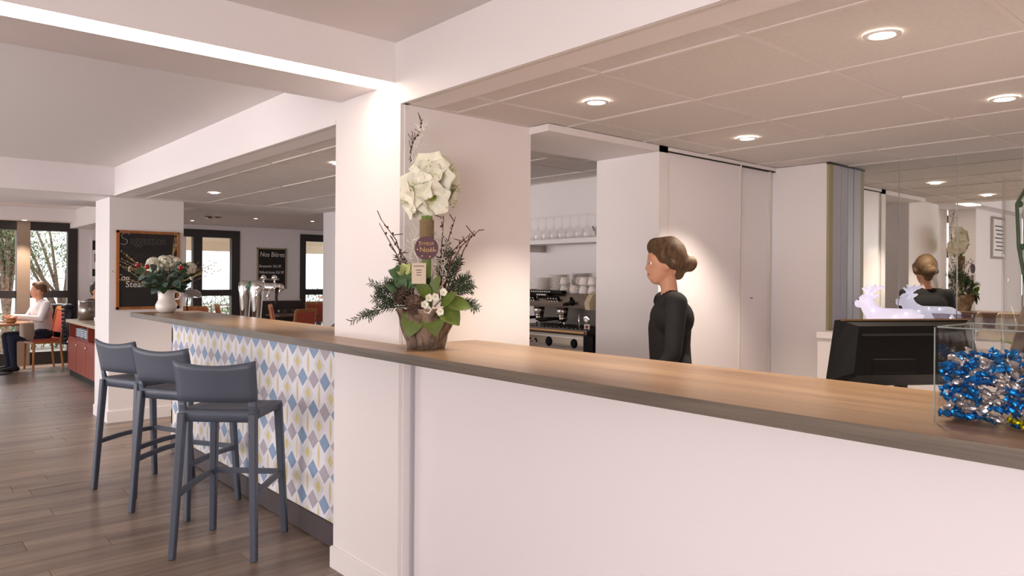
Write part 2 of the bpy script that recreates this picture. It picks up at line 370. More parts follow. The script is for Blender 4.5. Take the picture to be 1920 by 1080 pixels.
# lobby glazing on the left (seen only in the mirror)
def glazing(name,label,x,y0,y1,n):
    t=struct(name,B(x-.05,x+.05,y0,y1,2.38,2.56),DARKFRAME,label,'window')
    for k in range(n+1):
        yy=y0+(y1-y0)*k/n; B(x-.04,x+.04,yy-.04,yy+.04,0,2.4).build('mullion',DARKFRAME,t)
    for z in (0,1.02,1.82): B(x-.04,x+.04,y0,y1,z,z+.11).build('rail',DARKFRAME,t)
    for k in range(n):
        a,b=y0+(y1-y0)*k/n+.04,y0+(y1-y0)*(k+1)/n-.04
        for z0,z1 in ((.11,1.02),(1.13,1.82),(1.93,2.38)): B(x-.004,x+.004,a,b,z0,z1).build('pane',PANE,t)
    return t
glazing('window_1','anthracite framed lobby glazing',-3.2,3.3,14,9); glazing('window_2','anthracite framed entrance glazing',-3.2,-2.6,.9,3)
struct('wall_left',B(-3.3,-3.15,.9,3.0,0,2.56),PAINT,'plain white lobby wall beside the entrance glazing')
# restaurant window wall at Y=13.95..14.1
YW=13.95
mb=MB(); 
for a in ((2.55,4.28,0,2.56),(5.25,6.47,0,2.56),(7.75,8.2,0,2.56),(-3.3,2.55,2.3,2.56),(4.28,5.25,2.3,2.56),(6.47,7.75,2.3,2.56)): mb.box(a[0],a[1],YW,YW+.15,a[2],a[3])
struct('wall_restaurant',mb,PAINT,'pinkish white restaurant wall between the window doors')
struct('wall_right',B(8.1,8.25,8.0,14.1,0,2.5),PAINT,'end wall of the restaurant'); struct('wall_restaurant_side',B(4.25,8.2,8.0,8.15,0,2.45),PAINT,'inner wall of the restaurant behind the kitchen')
struct('trim_9',B(-3.2,2.44,13.5,YW,2.3,2.5),PAINT,'white soffit above the bay windows','trim')
struct('trim_7',B(5.25,6.47,YW-.03,YW,0,.965),DADO,'dark brown wainscot under the small chalkboard','trim')
struct('trim_8',B(5.25,6.47,YW-.035,YW,.965,.985),GRID,'pale cap rail on the dark wainscot','trim')
def window(name,label,x0,x1,mulls,zr=((1.07,1.18),)):
    t=struct(name,MB().box(x0,x1,YW-.02,YW+.1,2.16,2.3),DARKFRAME,label,'window')
    edges=[]
    for a,b in mulls: B(a,b,YW-.02,YW+.1,0,2.16).build('mullion',DARKFRAME,t)
    for (a,b),(c,d) in zip(mulls[:-1],mulls[1:]):
        B(b,c,YW-.01,YW+.09,1.075,1.18).build('rail',DARKFRAME,t); B(b,c,YW-.01,YW+.09,0,.2).build('rail',DARKFRAME,t)
        B(b,c,YW+.03,YW+.036,1.18,2.16).build('pane',PANE,t); B(b,c,YW+.03,YW+.036,.2,1.075).build('pane',PANE,t)
        B(b,c,YW+.0,YW+.03,1.175,1.19).build('glazing_bead',BLACKM,t)
    return t
w3=window('window_3','dark framed window door of the bay looking onto trees',-.6,2.55,((-.6,-.45),(.35,.5),(.95,1.1),(1.70,1.89),(2.41,2.55)))
MB().box(1.705,1.885,YW-.05,YW-.02,0,2.295).build('wide_post',mat('taupe_post','94806f',.5),w3)
window('window_4','dark framed window door behind the beer taps looking onto a bright terrace',3.6,5.25,((3.6,3.75),(4.40,4.56),(5.10,5.25)))
window('window_5','dark framed window door beside the small chalkboard',6.47,7.75,((6.47,6.59),(7.1,7.25),(7.63,7.75)))
#@@OBJ
# ------------------------------------------------------------------ counter
CT=1.16; CB=1.1226
t=thing('counter_worktop','long oak laminate worktop running from bar to reception','worktop',(0,0,0))
MB().prism([(1.549,-.6),(2.17,-.6),(2.17,2.76),(1.76,2.76),(1.76,3.37),(2.06,3.37),(2.06,6.42),(1.549,6.42)],2,CB,CT).build('top_board',OAK,t)
mb=MB(); mb.box(1.547,1.549,-.6,6.42,CB,CT-.0006); mb.box(1.547,2.06,6.42,6.422,CB,CT-.0006); o=mb.build('edge_band',OAKEDGE,t); o['label']='grey-brown edge band'
t=thing('reception_counter','white laminate front of the reception counter beside the pillar','counter',(0,0,0))
MB().box(1.82,1.845,-.6,2.745,.0,CB).build('front_panel',PANEL,t); MB().box(1.805,1.83,2.745,2.766,0,CB).build('corner_profile',STRIP,t)
MB().box(2.12,2.15,-.6,2.7,.9,CB).build('apron',PAINT,t); MB().box(1.845,2.15,-.6,2.7,.88,.9).build('shelf',PAINT,t)
for yy in (.2,1.0,1.9,2.68): MB().box(1.845,2.15,yy,yy+.02,0,.88).build('divider',PAINT,t)
# bar front with printed lozenge pattern
WHITEP=mat('print_white','e9e6ea',.5); GREYW=mat('print_pale_grey','d9d6d8',.5); YEL=mat('print_ochre_yellow','d8c98a',.5,noise_amt=.12,nscale=30); BLU=mat('print_blue','8fa6c4',.5,noise_amt=.12,nscale=30); GRY=mat('print_warm_grey','b7b0b9',.5,noise_amt=.1,nscale=30); LENS=mat('print_straw','d6caa0',.5)
t=thing('bar_counter','bar front printed with blue, grey and yellow lozenges on white','bar',(0,0,0))
XP=1.86; ZP0=.137; Y0p,Y1p=3.38,6.42
MB().box(XP,XP+.03,Y0p,Y1p,ZP0,CB).build('front_panel',WHITEP,t)
def clip(poly):
    def cut(p,ax,val,keep):
        out=[]
        for i in range(len(p)):
            a,b=p[i],p[(i+1)%len(p)]; ia=keep(a[ax]-val); ib=keep(b[ax]-val)
            if ia: out.append(a)
            if ia!=ib:
                s=(val-a[ax])/(b[ax]-a[ax]); out.append((a[0]+s*(b[0]-a[0]),a[1]+s*(b[1]-a[1])))
        return out
    for ax,val,sg in ((0,Y0p,1),(0,Y1p,-1),(1,ZP0,1),(1,CB,-1)):
        poly=cut(poly,ax,val,lambda d,sg=sg:d*sg>=0)
        if len(poly)<3: return None
    return poly
PRINT=(('yellow_lozenge',YEL),('straw_leaf',LENS),('blue_lozenge',BLU),('grey_lozenge',GRY),('pale_lozenge',GREYW))
pcache={}
def shape(k,pts,lift):
    p=clip(pts)
    if not p: return
    c=(sum(a for a,b in pts)/len(pts),sum(b for a,b in pts)/len(pts))
    key=(k,tuple((round(a-c[0],3),round(b-c[1],3)) for a,b in p)); nm,mm=PRINT[k]
    if key not in pcache: pcache[key]=MB().prism([(a-c[0],b-c[1]) for a,b in p],0,-lift,0).mesh(nm,mm)
    put(nm,pcache[key],t,(XP,c[0],c[1]))
HP,VP_=.2755,.1675
def dia(c,s,a,b): return [(c+a,s),(c,s+b),(c-a,s),(c,s-b)]
for k in range(-1,6):
    zc_=.965-k*VP_; sh=0 if k%2==0 else HP/2
    for i in range(-1,13):
        c=3.757+i*HP+sh
        shape(4,dia(c,zc_,.064,.088),.0003)
        shape(0,dia(c,zc_,.031,.036),.0006)
        ln=[(c+HP/2+.0135*math.sin(PI*q/8)*s_,zc_-.068+.136*q/8) for s_,rng in ((1,range(0,8)),(-1,range(8,0,-1))) for q in rng]
        shape(1,ln,.0006)
        for q,kk in ((-.25,2),(.25,3)):
            shape(kk,dia(c+q*HP,zc_-VP_/2,HP/4*.93,.054),.0006)
MB().box(XP-.004,XP+.02,Y0p,Y1p,0.006,ZP0).build('kick_plate',KICK,t); MB().box(XP-.006,XP+.02,Y0p,Y1p,ZP0-.004,ZP0).build('kick_edge',DSTEEL,t)
MB().box(XP,2.04,6.39,6.42,0,CB).build('end_panel',WHITEP,t)
MB().box(2.02,2.04,3.38,6.42,.9,CB).build('apron',PAINT,t)
# ------------------------------------------------------------------ downlights
def downlight(x,y,z,label,power,spot=95,group=None,r=.05,blend=.6):
    t=thing('downlight',label,'downlight',(x,y,z),0,group)
    MB().lathe([(r*.72,-.001),(r*.8,-.004),(r*1.08,-.003),(r*1.1,0)],28).build('trim_ring',PINKWHITE,t,True)
    MB().lathe([(r*.72,-.001),(r*.5,-.0035),(.0005,-.004)],24).build('lens',BULB,t,True)
    l=bpy.data.lights.new('downlight_beam','SPOT'); l.energy=power; l.color=(1,.86,.72); l.spot_size=math.radians(spot); l.spot_blend=blend; l.shadow_soft_size=.035
    o=bpy.data.objects.new('downlight_beam',l); col.objects.link(o); o.parent=t; o.location=(0,0,-.012)
    return t
for (x,y,lb) in ((2.36,.97,'recessed round downlight above the candy tank'),(2.36,2.165,'recessed round downlight above the flower arrangement'),(3.57,2.17,'recessed round downlight before the sliding door'),(3.57,.97,'recessed round downlight close to the mirror wall'),(2.36,-.23,'added unseen round downlight above the reception desk'),(3.57,-.23,'added unseen round downlight behind the reception desk')):  # the reception desk pair is out of view, added as fill light
    downlight(x,y,ZC,lb,80)
downlight(2.37,6.93,ZC,'recessed round downlight above the bar',80)
downlight(2.37,4.53,ZC,'recessed round downlight above the beer tower',80)
downlight(3.3,3.06,ZC,'recessed round downlight in the coffee nook',40)
downlight(1.77,13.65,2.3,'small downlight over the dark window mullion',130,spot=70)
for x,y,lb in ((4.07,12.95,'small restaurant downlight nearest the terrace window door'),(4.66,11.69,'small restaurant downlight above the dining tables'),(5.6,11.6,'small restaurant downlight near the inner wall')):
    downlight(x,y,2.385,lb,45,r=.04)
t=thing('ceiling_diffuser','round chromed ceiling air diffuser in the restaurant','vent',(4.03,11.89,2.385))
MB().lathe([(.001,-.012),(.05,-.014),(.05,-.03),(.1,-.03),(.1,-.012),(.15,-.012),(.16,0)],28).build('rings',CHROME,t,True)
# ------------------------------------------------------------------ bar stools
def make_stool():
    t=thing('bar_stool','slate grey plastic bar stool','stool')
    # seat
    bm=MB(); n=8
    top=[];bot=[]
    for i in range(n+1):
        for j in range(n+1):
            x=-.178+.373*i/n; yv=(-1+2*j/n); wd=.205-.008*(i/n); yy=wd*yv
            z=.762-.012*(1-abs(yv)**2)*math.sin(PI*min(1,i/n*1.1)) -(.012 if i==n else 0)
            top.append((x,yy,z)); bot.append((x,yy,z-.022 if (0<i<n and 0<j<n) else z-.045))
    N=(n+1)**2; fs=[]
    for i in range(n):
        for j in range(n):
            a=i*(n+1)+j; q=(a,a+n+1,a+n+2,a+1); fs.append(q); fs.append(tuple(N+k for k in q[::-1]))
    rim=[i*(n+1) for i in range(n+1)]+[n*(n+1)+j for j in range(1,n+1)]+[i*(n+1)+n for i in range(n-1,-1,-1)]+[j for j in range(n-1,0,-1)]
    for a,b in zip(rim,rim[1:]+rim[:1]): fs.append((b,a,N+a,N+b))
    bm.add(top+bot,fs); bm.build('seat',STOOLM,t,True)
    # backrest: curved shell with an open slot under it, side posts carried down
    def shell(z0,z1,y0,y1,nz=6,ny=12,th=.02):
        m=MB(); vs=[];vb=[]
        for i in range(nz+1):
            for j in range(ny+1):
                f=j/ny*2-1; yy=y0+(y1-y0)*j/ny; s=i/nz; z=z0+(z1-z0)*s
                g=yy/.21
                if z1>1 : z-=.026*(1-g*g)*s
                lean=.05*max(0,(z-.74)/.28)**1.3
                x=-.188-lean-.03*(1-g*g)*max(0,min(1,(z-.74)/.1))
                vs.append((x,yy*(1+.035*(z-.76)/.26),z)); vb.append((x+th*(1-.35*s),yy*(1+.035*(z-.76)/.26),z))
        N=len(vs);fs=[]
        for i in range(nz):
            for j in range(ny):
                a=i*(ny+1)+j; q=(a,a+1,a+ny+2,a+ny+1); fs.append(q[::-1]); fs.append(tuple(N+k for k in q))
        W=ny+1
        rim=[j for j in range(W)]+[i*W+ny for i in range(1,nz+1)]+[nz*W+j for j in range(ny-1,-1,-1)]+[i*W for i in range(nz-1,0,-1)]
        for a,b in zip(rim,rim[1:]+rim[:1]): fs.append((a,b,N+b,N+a))
        m.add(vs+vb,fs); return m
    m=shell(.806,1.025,-.207,.207); 
    for s in (-1,1):
        q=shell(.70,.81,*( (-.207,-.166) if s<0 else (.166,.207)),nz=4,ny=3); m.add(q.v,q.f)
    q=shell(.70,.761,-.207,.207,nz=2); m.add(q.v,q.f)
    m.build('backrest',STOOLM,t,True)
    def leg(p0,p1,w0,w1):
        m=MB(); p0=V(p0);p1=V(p1); vs=[]
        for p,wd in ((p0,w0),(p1,w1)):
            c=wd*.3
            for dx,dy in ((-wd+c,-wd),(wd-c,-wd),(wd,-wd+c),(wd,wd-c),(wd-c,wd),(-wd+c,wd),(-wd,wd-c),(-wd,-wd+c)): vs.append((p.x+dx,p.y+dy,p.z))
        m.add(vs,[tuple(range(8)),tuple(range(8,16))[::-1]]+[(i,8+i,8+(i+1)%8,(i+1)%8) for i in range(8)])
        o=m.build('leg',STOOLM,t); MB().box(p1.x-w1*.8,p1.x+w1*.8,p1.y-w1*.8,p1.y+w1*.8,0,.006).build('foot_glide',BLACKM,o); return o
    L={}
    for nm,p0,p1 in (('rl',(-.188,.187,.745),(-.232,.215,.004)),('rr',(-.188,-.187,.745),(-.232,-.215,.004)),('fl',(.172,.182,.74),(.215,.21,.004)),('fr',(.172,-.182,.74),(.215,-.21,.004))):
        leg(p0,p1,.021,.0165); L[nm]=(V(p0),V(p1))
    def on(nm,z):
        a,b=L[nm]; return a.lerp(b,(a.z-z)/(a.z-b.z))
    def rung(a,b,bow=0):
        m=MB(); a=V(a);b=V(b); d=(b-a).normalized(); s=d.cross(V((0,0,1))).normalized()
        k=6; vs=[];fs=[]
        for i in range(k+1):
            p=a.lerp(b,i/k)+V((0,0,bow*math.sin(PI*i/k))); 
            for u,v in ((-.011,-.014),(.011,-.014),(.011,.014),(-.011,.014)): vs.append(p+s*u+V((0,0,v)))
        for i in range(k):
            for j in range(4): fs.append((i*4+j,i*4+(j+1)%4,i*4+4+(j+1)%4,i*4+4+j))
        fs+=[(3,2,1,0),(k*4,k*4+1,k*4+2,k*4+3)]
        m.add(vs,fs); m.build('footrest',STOOLM,t)
    rung(on('rl',.32),on('fl',.345),.012); rung(on('rr',.32),on('fr',.345),.012); rung(on('fl',.35),on('fr',.35))
    return t
st=make_stool(); st.location=(1.476,3.995,0); st.rotation_euler=(0,0,math.radians(46)); 
tag(st,'slate grey plastic bar stool standing closest to the main pillar','stool','bar stools')
dup(st,(1.508,4.85,0),math.radians(29),'slate grey plastic bar stool standing between the two others')
dup(st,(1.43,5.5,0),math.radians(20),'slate grey plastic bar stool standing closest to the chalkboard pillar')
# ------------------------------------------------------------------ chalkboards
t=thing('chalkboard','large orange wood framed chalkboard listing suggestions and steak','chalkboard',(0,0,0))
bx0,bx1,bz0,bz1=1.803,2.398,1.112,1.9; yb=8.04
MB().box(bx0+.02,bx1-.02,yb-.012,yb,bz0+.02,bz1-.02).build('slate',SLATE,t)
FRM=woodmat('orange_pine','8f5526','b0703a',2,.45,9)
for a in ((bx0,bx0+.028,bz0,bz1),(bx1-.028,bx1,bz0,bz1)): MB().bbox(a[0],a[1],yb-.025,yb,a[2],a[3],.003).build('frame_side',FRM,t)
for a in ((bz0,bz0+.028),(bz1-.028,bz1)): MB().bbox(bx0,bx1,yb-.025,yb,a[0],a[1],.003).build('frame_rail',FRM,t)
yt=yb-.0135
text('uggestion',.13,facingY(1.925,yt,1.765),CHALKF,t,'chalk_heading',shear=.1,sx=.68)
stroke([[(x*.018,.03*math.sin(x*1.9)+.01*math.sin(x*.7)) for x in range(22)]],facingY(1.87,yt,1.655),CHALKF,t,.002,'chalk_scribble')
text('t',.1,facingY(1.9,yt,1.49),CHALK,t,'chalk_line',shear=.15)
text('ou',.075,facingY(1.845,yt,1.405),CHALK,t,'chalk_line',shear=.15)
text('Steak',.085,facingY(1.885,yt,1.335),CHALK,t,'chalk_line',shear=.1)
S=[[(.115,.13),(.09,.15),(.045,.15),(.01,.12),(.02,.085),(.08,.055),(.085,.02),(.05,-.01),(.0,0)]]
S=[[(a*.75,b_*.72) for a,b_ in S[0]]]
stroke(S,facingY(1.84,yt,1.765),mat('mid_chalk','a9a4a0',.9),t,.003,'chalk_initial')
t=thing('menu_board','small chalkboard with thin beige frame listing beers','chalkboard',(0,0,0))
yb=YW; MB().box(5.6,6.17,yb-.015,yb,1.215,1.985).build('slate',SLATE,t)
BEI=mat('beige_frame','a89880',.5)
for a in ((5.585,5.61,1.2,2.0),(6.155,6.18,1.2,2.0)): MB().box(a[0],a[1],yb-.025,yb,a[2],a[3]).build('frame_side',BEI,t)
for a in ((1.2,1.225),(1.975,2.0)): MB().box(5.585,6.18,yb-.025,yb,*a).build('frame_rail',BEI,t)
yt=yb-.0165
text('Nos Bières',.13,facingY(5.64,yt,1.83),CHALK,t,'chalk_heading',shear=.15,sx=.85)
for k,(s_,z) in enumerate((('Barquendor 33cl 3€',1.62),('Pelforth brune 33cl 3€',1.5),('Heineken pression',1.37))): text(s_,.075,facingY(5.625,yt,z),CHALK,t,'chalk_line',shear=.2,sx=.72)
stroke([[(0,0),(.3,.01)]],facingY(5.66,yt,1.8),CHALKF,t,.003,'chalk_underline')
# ------------------------------------------------------------------ pitcher bouquet on the bar
def curve_pts(p0,p1,sag,n=6,side=None):
    p0=V(p0);p1=V(p1); side=side or V((0,0,1)); return [p0.lerp(p1,i/n)+side*(sag*math.sin(PI*i/n)) for i in range(n+1)]
t=thing('flower_pitcher','white ceramic pitcher of hydrangea, eucalyptus and twigs on the bar','vase',(1.76,6.22,CT))
mb=MB(); mb.lathe([(.001,0),(.052,0),(.066,.01),(.078,.035),(.08,.06),(.07,.085),(.061,.1),(.061,.135),(.066,.17),(.068,.182),(.063,.182),(.057,.14),(.057,.1),(.07,.06),(.001,.012)],32)
mb.build('jug',PORC,t,True)
jr=RT; 
mb=MB(); mb.tube([jr*.063+V((0,0,.165)),jr*.1+V((0,0,.17)),jr*.115+V((0,0,.14)),jr*.1+V((0,0,.11)),jr*.066+V((0,0,.105))],.008,8); mb.build('handle',PORC,t,True)
for k in range(9):
    a=k*2.4; rr=.02+.13*(k/8); cx=jr*(rr*math.cos(a)*1.2)+FW*(rr*math.sin(a)*.7); h=.405-.055*(rr/.15)**2
    m=MB()
    for q in range(80):
        d=V((R_.gauss(0,1),R_.gauss(0,1),R_.gauss(0,1)+.6)).normalized(); p=cx+V((0,0,h))+d*.05
        for b in range(4):
            s=d.orthogonal().normalized(); s=Matrix.Rotation(b*PI/2+q,3,d)@s; m.leaf(p,s+d*.35,d,.016,.016,.1,2,0)
    m.build('hydrangea_head',PETAL,t)
m=MB()
for k in range(18): a=k*2.4; m.tube([(.02*math.cos(a),.02*math.sin(a),.1),(.045*math.cos(a),.045*math.sin(a),.2),tuple(jr*(.13*math.cos(a))+FW*(.08*math.sin(a))+V((0,0,.36)))],.004,5)
m.build('stems',DKGREEN,t)
for k in range(85):
    a=k*2.399; zz=R_.uniform(.19,.385); rad=.05+.14*((zz-.17)/.2)**.7; d=(jr*math.cos(a)*1.1+FW*math.sin(a)*.8+V((0,0,R_.uniform(-.3,.5)))).normalized(); p=jr*(math.cos(a)*rad*R_.uniform(.6,1.05))+FW*(math.sin(a)*rad*.75)+V((0,0,zz))
    m=MB(); L_=R_.uniform(.05,.08); m.leaf(p,d+V((0,0,R_.uniform(-.6,.3))),-FW*.7+V((0,0,.6))+d*.3,L_,L_*.85,.25,5,0,.12,.75); m.build('eucalyptus_leaf',GREY_LEAF if k%3 else DKGREEN,t,True)
for k in range(26):
    a=k*2.1; d=(jr*math.cos(a)*1.2+FW*math.sin(a)*.8+V((0,0,R_.uniform(-.15,.35)))).normalized()
    m=MB(); base=V((0,0,.20)); L_=R_.uniform(.14,.24); pts=curve_pts(base,base+d*L_,-.01); m.tube(pts,.002,5); sd=d.cross(V((0,0,1))).normalized()
    for q in range(22):
        p=pts[0].lerp(pts[-1],.3+.7*q/22); m.leaf(p,d*.6+sd*(1 if q%2 else -1)+V((0,0,.2)),V((0,0,1)),.035,.009,.1,2,0)
    m.build('fir_sprig',FIR,t)
TANT=mat('tan_twig','a58c5c',.8)
for k in range(26):
    s=-1 if k%2 else 1
    if k<20: d=(jr*s*R_.uniform(.7,1.25)+FW*R_.uniform(-.4,.4)+V((0,0,R_.uniform(.25,.75)))).normalized(); L_=R_.uniform(.32,.46)
    else: d=(jr*R_.uniform(-.45,.3)+FW*R_.uniform(-.1,.3)+V((0,0,1))).normalized(); L_=R_.uniform(.42,.5)
    base=V((0,0,.18)); m=MB(); pts=[p+V((R_.uniform(-.006,.006),R_.uniform(-.006,.006),0)) for p in curve_pts(base,base+d*L_,R_.uniform(-.02,.03),8)]; m.tube(pts,[.0026-.0002*i for i in range(9)],5)
    for q in range(3,9): m.ell(pts[q]+V((.004,0,.003)),(.004,.004,.006),6,4)
    m.build('catkin_twig',TANT,t)
for px,py,dd in ((276,500,5.62),(339,502,5.62),(258,497,5.66)):
    p=at(px,py,dd)-V((1.76,6.22,CT)); m=MB(); m.ell(p,.019,14,10); o=m.build('red_bauble',RED,t,True); m=MB(); m.tube([p+V((0,0,.017)),p+V((0,0,.024))],.004,8); m.build('bauble_cap',STEEL,o)
# ------------------------------------------------------------------ amaryllis arrangement
AB=V((1.75,2.56,CT)); SC=1/447.
def ap(px,py,w=0): return RT*((px-803)*SC)+V((0,0,(653-py)*SC))+FW*w
t=thing('flower_arrangement','amaryllis arrangement with fir branches and pine cones in a bark pot','plant',AB)
m=MB(); m.lathe([(.001,.002),(.06,.002),(.066,.01),(.11,.16),(.104,.16),(.06,.02),(.001,.02)],20); m.build('pot_liner',TWIG,t)
for k in range(15):
    a=2*PI*k/15+R_.uniform(-.06,.06); hh=R_.uniform(.13,.172); wd=R_.uniform(.036,.055); tl=R_.uniform(-.015,.015); m=MB(); nn=5
    vs=[];fs=[]
    for i in range(nn+1):
        s=i/nn; r=.066+.05*s+.006*math.sin(k*3+s*5); aa=a+tl*6*s; c=V((math.cos(aa)*r,math.sin(aa)*r,.001+hh*s)); tg=V((-math.sin(aa),math.cos(aa),0)); rd=V((math.cos(aa),math.sin(aa),0))
        ww=wd*(.45+.25*s)*(1+.2*math.sin(k+i*2))
        vs+=[c-tg*ww+rd*-.004,c-tg*ww*.4+rd*.008,c+tg*ww*.5+rd*.007,c+tg*ww-rd*.004]
    for i in range(nn):
        for j in range(3): b=i*4+j; fs.append((b,b+1,b+5,b+4))
    m.add(vs,fs); o=m.build('bark_strip',BARK,t); sm=o.modifiers.new('thick','SOLIDIFY'); sm.thickness=.006
# stem bundle
m=MB()
for k in range(3): m.tube(curve_pts(V((.012*math.cos(k*2.1),.012*math.sin(k*2.1),.15)),ap(803+4*(k-1),405,.005*k),.006),.014,10)
m.build('amaryllis_stem',mat('stem_green','7f9a4e',.45),t,True)
m=MB()
m.lathe([(.027,0),(.03,.002),(.03,.11),(.027,.112)],16,ap(803,462))
for k in range(14): m.lathe([(.029,0),(.0325,.002),(.029,.005)],14,ap(803,460-3.4*k))
m.build('twine_binding',mat('twine','8f7b5c',.9),t)
def bloom(c,d,L_=.125,W=.078,seed=0):
    d=V(d).normalized(); c=V(c); o=MB(); o.ell(c+d*.005,.012,8,6,0); b=o.build('amaryllis_bloom',PETALG,t,True); s0=d.orthogonal().normalized()
    for k in range(6):
        rot=Matrix.Rotation(k*PI/3+seed,3,d); s=rot@s0; m=MB(); n=7; wd=W*(1 if k%2 else .82)
        vs=[];fs=[]; sd=d.cross(s)
        for i in range(n+1):
            u=i/n; ax=L_*(.78*u-.28*u*u*u); rr=.010+L_*(.18*u+.62*u**2.1); hw=wd*.5*(math.sin(PI*(u**1.15*.9+.06))**.6 if i<n else .12)
            cc=c+d*ax+s*rr
            for j in (-1,-.5,0,.5,1): vs.append(cc+sd*hw*j-(s*.7-d*.5)*hw*.22*(j*j)+d*.004*math.sin(j*9+u*8)*u)
        for i in range(n):
            for j in range(4): q=i*5+j; fs.append((q,q+1,q+6,q+5))
        m.add(vs,fs,0); 
        for i in range(2*4): m.m[i]=1
        m.build('petal',[PETAL,PETALG],b,True)
    m=MB()
    for k in range(5):
        a=k*1.26; s=Matrix.Rotation(a,3,d)@s0; e=c+d*L_*.75+s*.016; m.tube([c+d*.01,c+d*L_*.45+s*.007,e],.0012,4); m.ell(e,.0032,6,4)
    m.build('stamens',PETALG,b)
    m=MB(); m.tube([c+d*.006,c-d*.045+V((0,0,-.012)),ap(803,412)],[.011,.009,.008],8); m.build('flower_neck',bpy.data.materials['stem_green'],b,True)
def dirc(r,u,f): return RT*r+V((0,0,u))+FW*f
for (px,py,w_,d,sd) in ((808,316,-.05,dirc(-.1,.45,-.85),0),(818,335,-.06,dirc(.1,-.05,-1),.5),(785,352,-.06,dirc(-.35,0,-.95),.2),(812,372,-.06,dirc(.05,-.35,-.9),.8),(771,372,-.02,dirc(-.9,-.2,-.45),.1),(786,385,-.02,dirc(-.5,-.65,-.5),.4),(838,318,.0,dirc(.7,.35,-.3),.3),(845,350,.01,dirc(.9,.0,-.1),.6),(838,372,.02,dirc(.75,-.4,.1),.9)):
    bloom(ap(px,py,w_+.05)-V(d).normalized()*.035,d,.096,.102,sd)
# branches
def twig(pts,r,m_,name,buds=0,bm_=None,side=0):
    m=MB(); P=[V(p) for p in pts]; m.tube(P,[r*(1-.6*i/(len(P)-1)) for i in range(len(P))],6)
    for q in range(buds):
        s=(q+1)/(buds+1)*(len(P)-1); i=min(int(s),len(P)-2); p=P[i].lerp(P[i+1],s-i); m.ell(p+V((R_.uniform(-.006,.006),R_.uniform(-.006,.006),R_.uniform(-.004,.006))),(.0055,.0055,.006),6,4)
    for q in range(side):
        s=R_.uniform(.3,1)*(len(P)-1); i=min(int(s),len(P)-2); p=P[i].lerp(P[i+1],s-i); d=V((R_.uniform(-1,1),R_.uniform(-1,1),R_.uniform(0,1))).normalized(); m.tube([p,p+d*R_.uniform(.02,.05)],r*.5,5)
    return m.build(name,m_,t)
for k,pp in enumerate((((770,575,0),(745,540,0),(728,520,.01),(712,408,.02)),((775,560,.02),(745,520,.02),(735,440,.03),(718,420,.0)),((780,560,0),(770,500,.04),(730,440,.05)),((830,575,.02),(845,500,.03),(868,460,.03),(902,430,.02)),((835,570,.0),(850,540,.0),(872,470,.0),(893,433,-.02)),((825,560,.03),(835,470,.05),(855,405,.05)),((830,560,.04),(850,470,.05),(880,440,.06)),((820,560,.05),(828,480,.05),(832,402,.06)))):
    if k in (0,1): pp=((775,560,0),(762,520-20*k,.0),(745,475-25*k,.01),(712+3*k,418-8*k,.02))
    twig([ap(*q) for q in pp],.004,TWIG,'berry_twig',7,None,3)
for k in range(12):
    bx=R_.uniform(770,835); P=[ap(803+(bx-803)*.5,575,R_.uniform(-.02,.05))]
    for q in range(1,8): P.append(ap(bx+8*math.sin(q*1.7+k),575-q*R_.uniform(16,22),R_.uniform(-.03,.06)))
    twig(P,.0035,WTWIG,'white_twig',0,None,7)
for k in range(3):
    P=[ap(800,420,.06),ap(778-4*k,330,.07),ap(766+3*k,285,.07),ap(772+6*k,262,.06),ap(785+2*k,240,.06),ap(790+3*k,218+9*k,.06)]
    twig(P,.003,WTWIG if k else TWIG,'frosted_twig',14,None,12)
def firb(p0,p1,sag,dens=70,L_=.03,sub=4):
    P=curve_pts(ap(*p0),ap(*p1),sag,8); m=MB(); m.tube(P,[.0035-.0003*i for i in range(9)],5)
    axes=[P]
    for q in range(sub):
        i=2+q; s=1 if q%2 else -1; d=(P[i+1]-P[i]).normalized(); sd=d.cross(V((0,0,1))).normalized()*s; e=P[i]+(d*.8+sd*.5+V((0,0,R_.uniform(-.4,.4))))*.065; axes.append([P[i],P[i].lerp(e,.5)+V((0,0,.003)),e]); m.tube(axes[-1],.0018,4)
    for A in axes:
        for q in range(dens if A is P else dens//2):
            s=(q/dens if A is P else q/(dens//2))*(len(A)-1)*.85+.15*(len(A)-1); i=min(int(s),len(A)-2); p=A[i].lerp(A[i+1],s-i); d=(A[i+1]-A[i]).normalized()
            a=q*2.4; o1=d.orthogonal().normalized(); o2=d.cross(o1); rd=o1*math.cos(a)+o2*math.sin(a)
            m.leaf(p,d*.75+rd,rd.cross(d),L_*R_.uniform(.7,1),.0055,.05,2)
    return m.build('fir_branch',FIR,t)
for a,b,s in (((775,575,-.02),(667,602,-.06),.02),((775,570,.0),(697,530,.0),.01),((772,572,-.03),(705,560,-.02),.01),((780,565,.03),(745,480,.06),.01),((835,570,0),(903,578,-.03),.02),((830,565,.0),(883,515,.02),.01),((835,560,.03),(865,482,.05),.01),((825,560,.05),(840,450,.09),.01),((780,560,-.03),(735,540,-.05),.02),((840,568,-.03),(890,545,-.04),.02),((795,560,-.04),(800,520,-.07),.005)):
    firb(a,b,s)
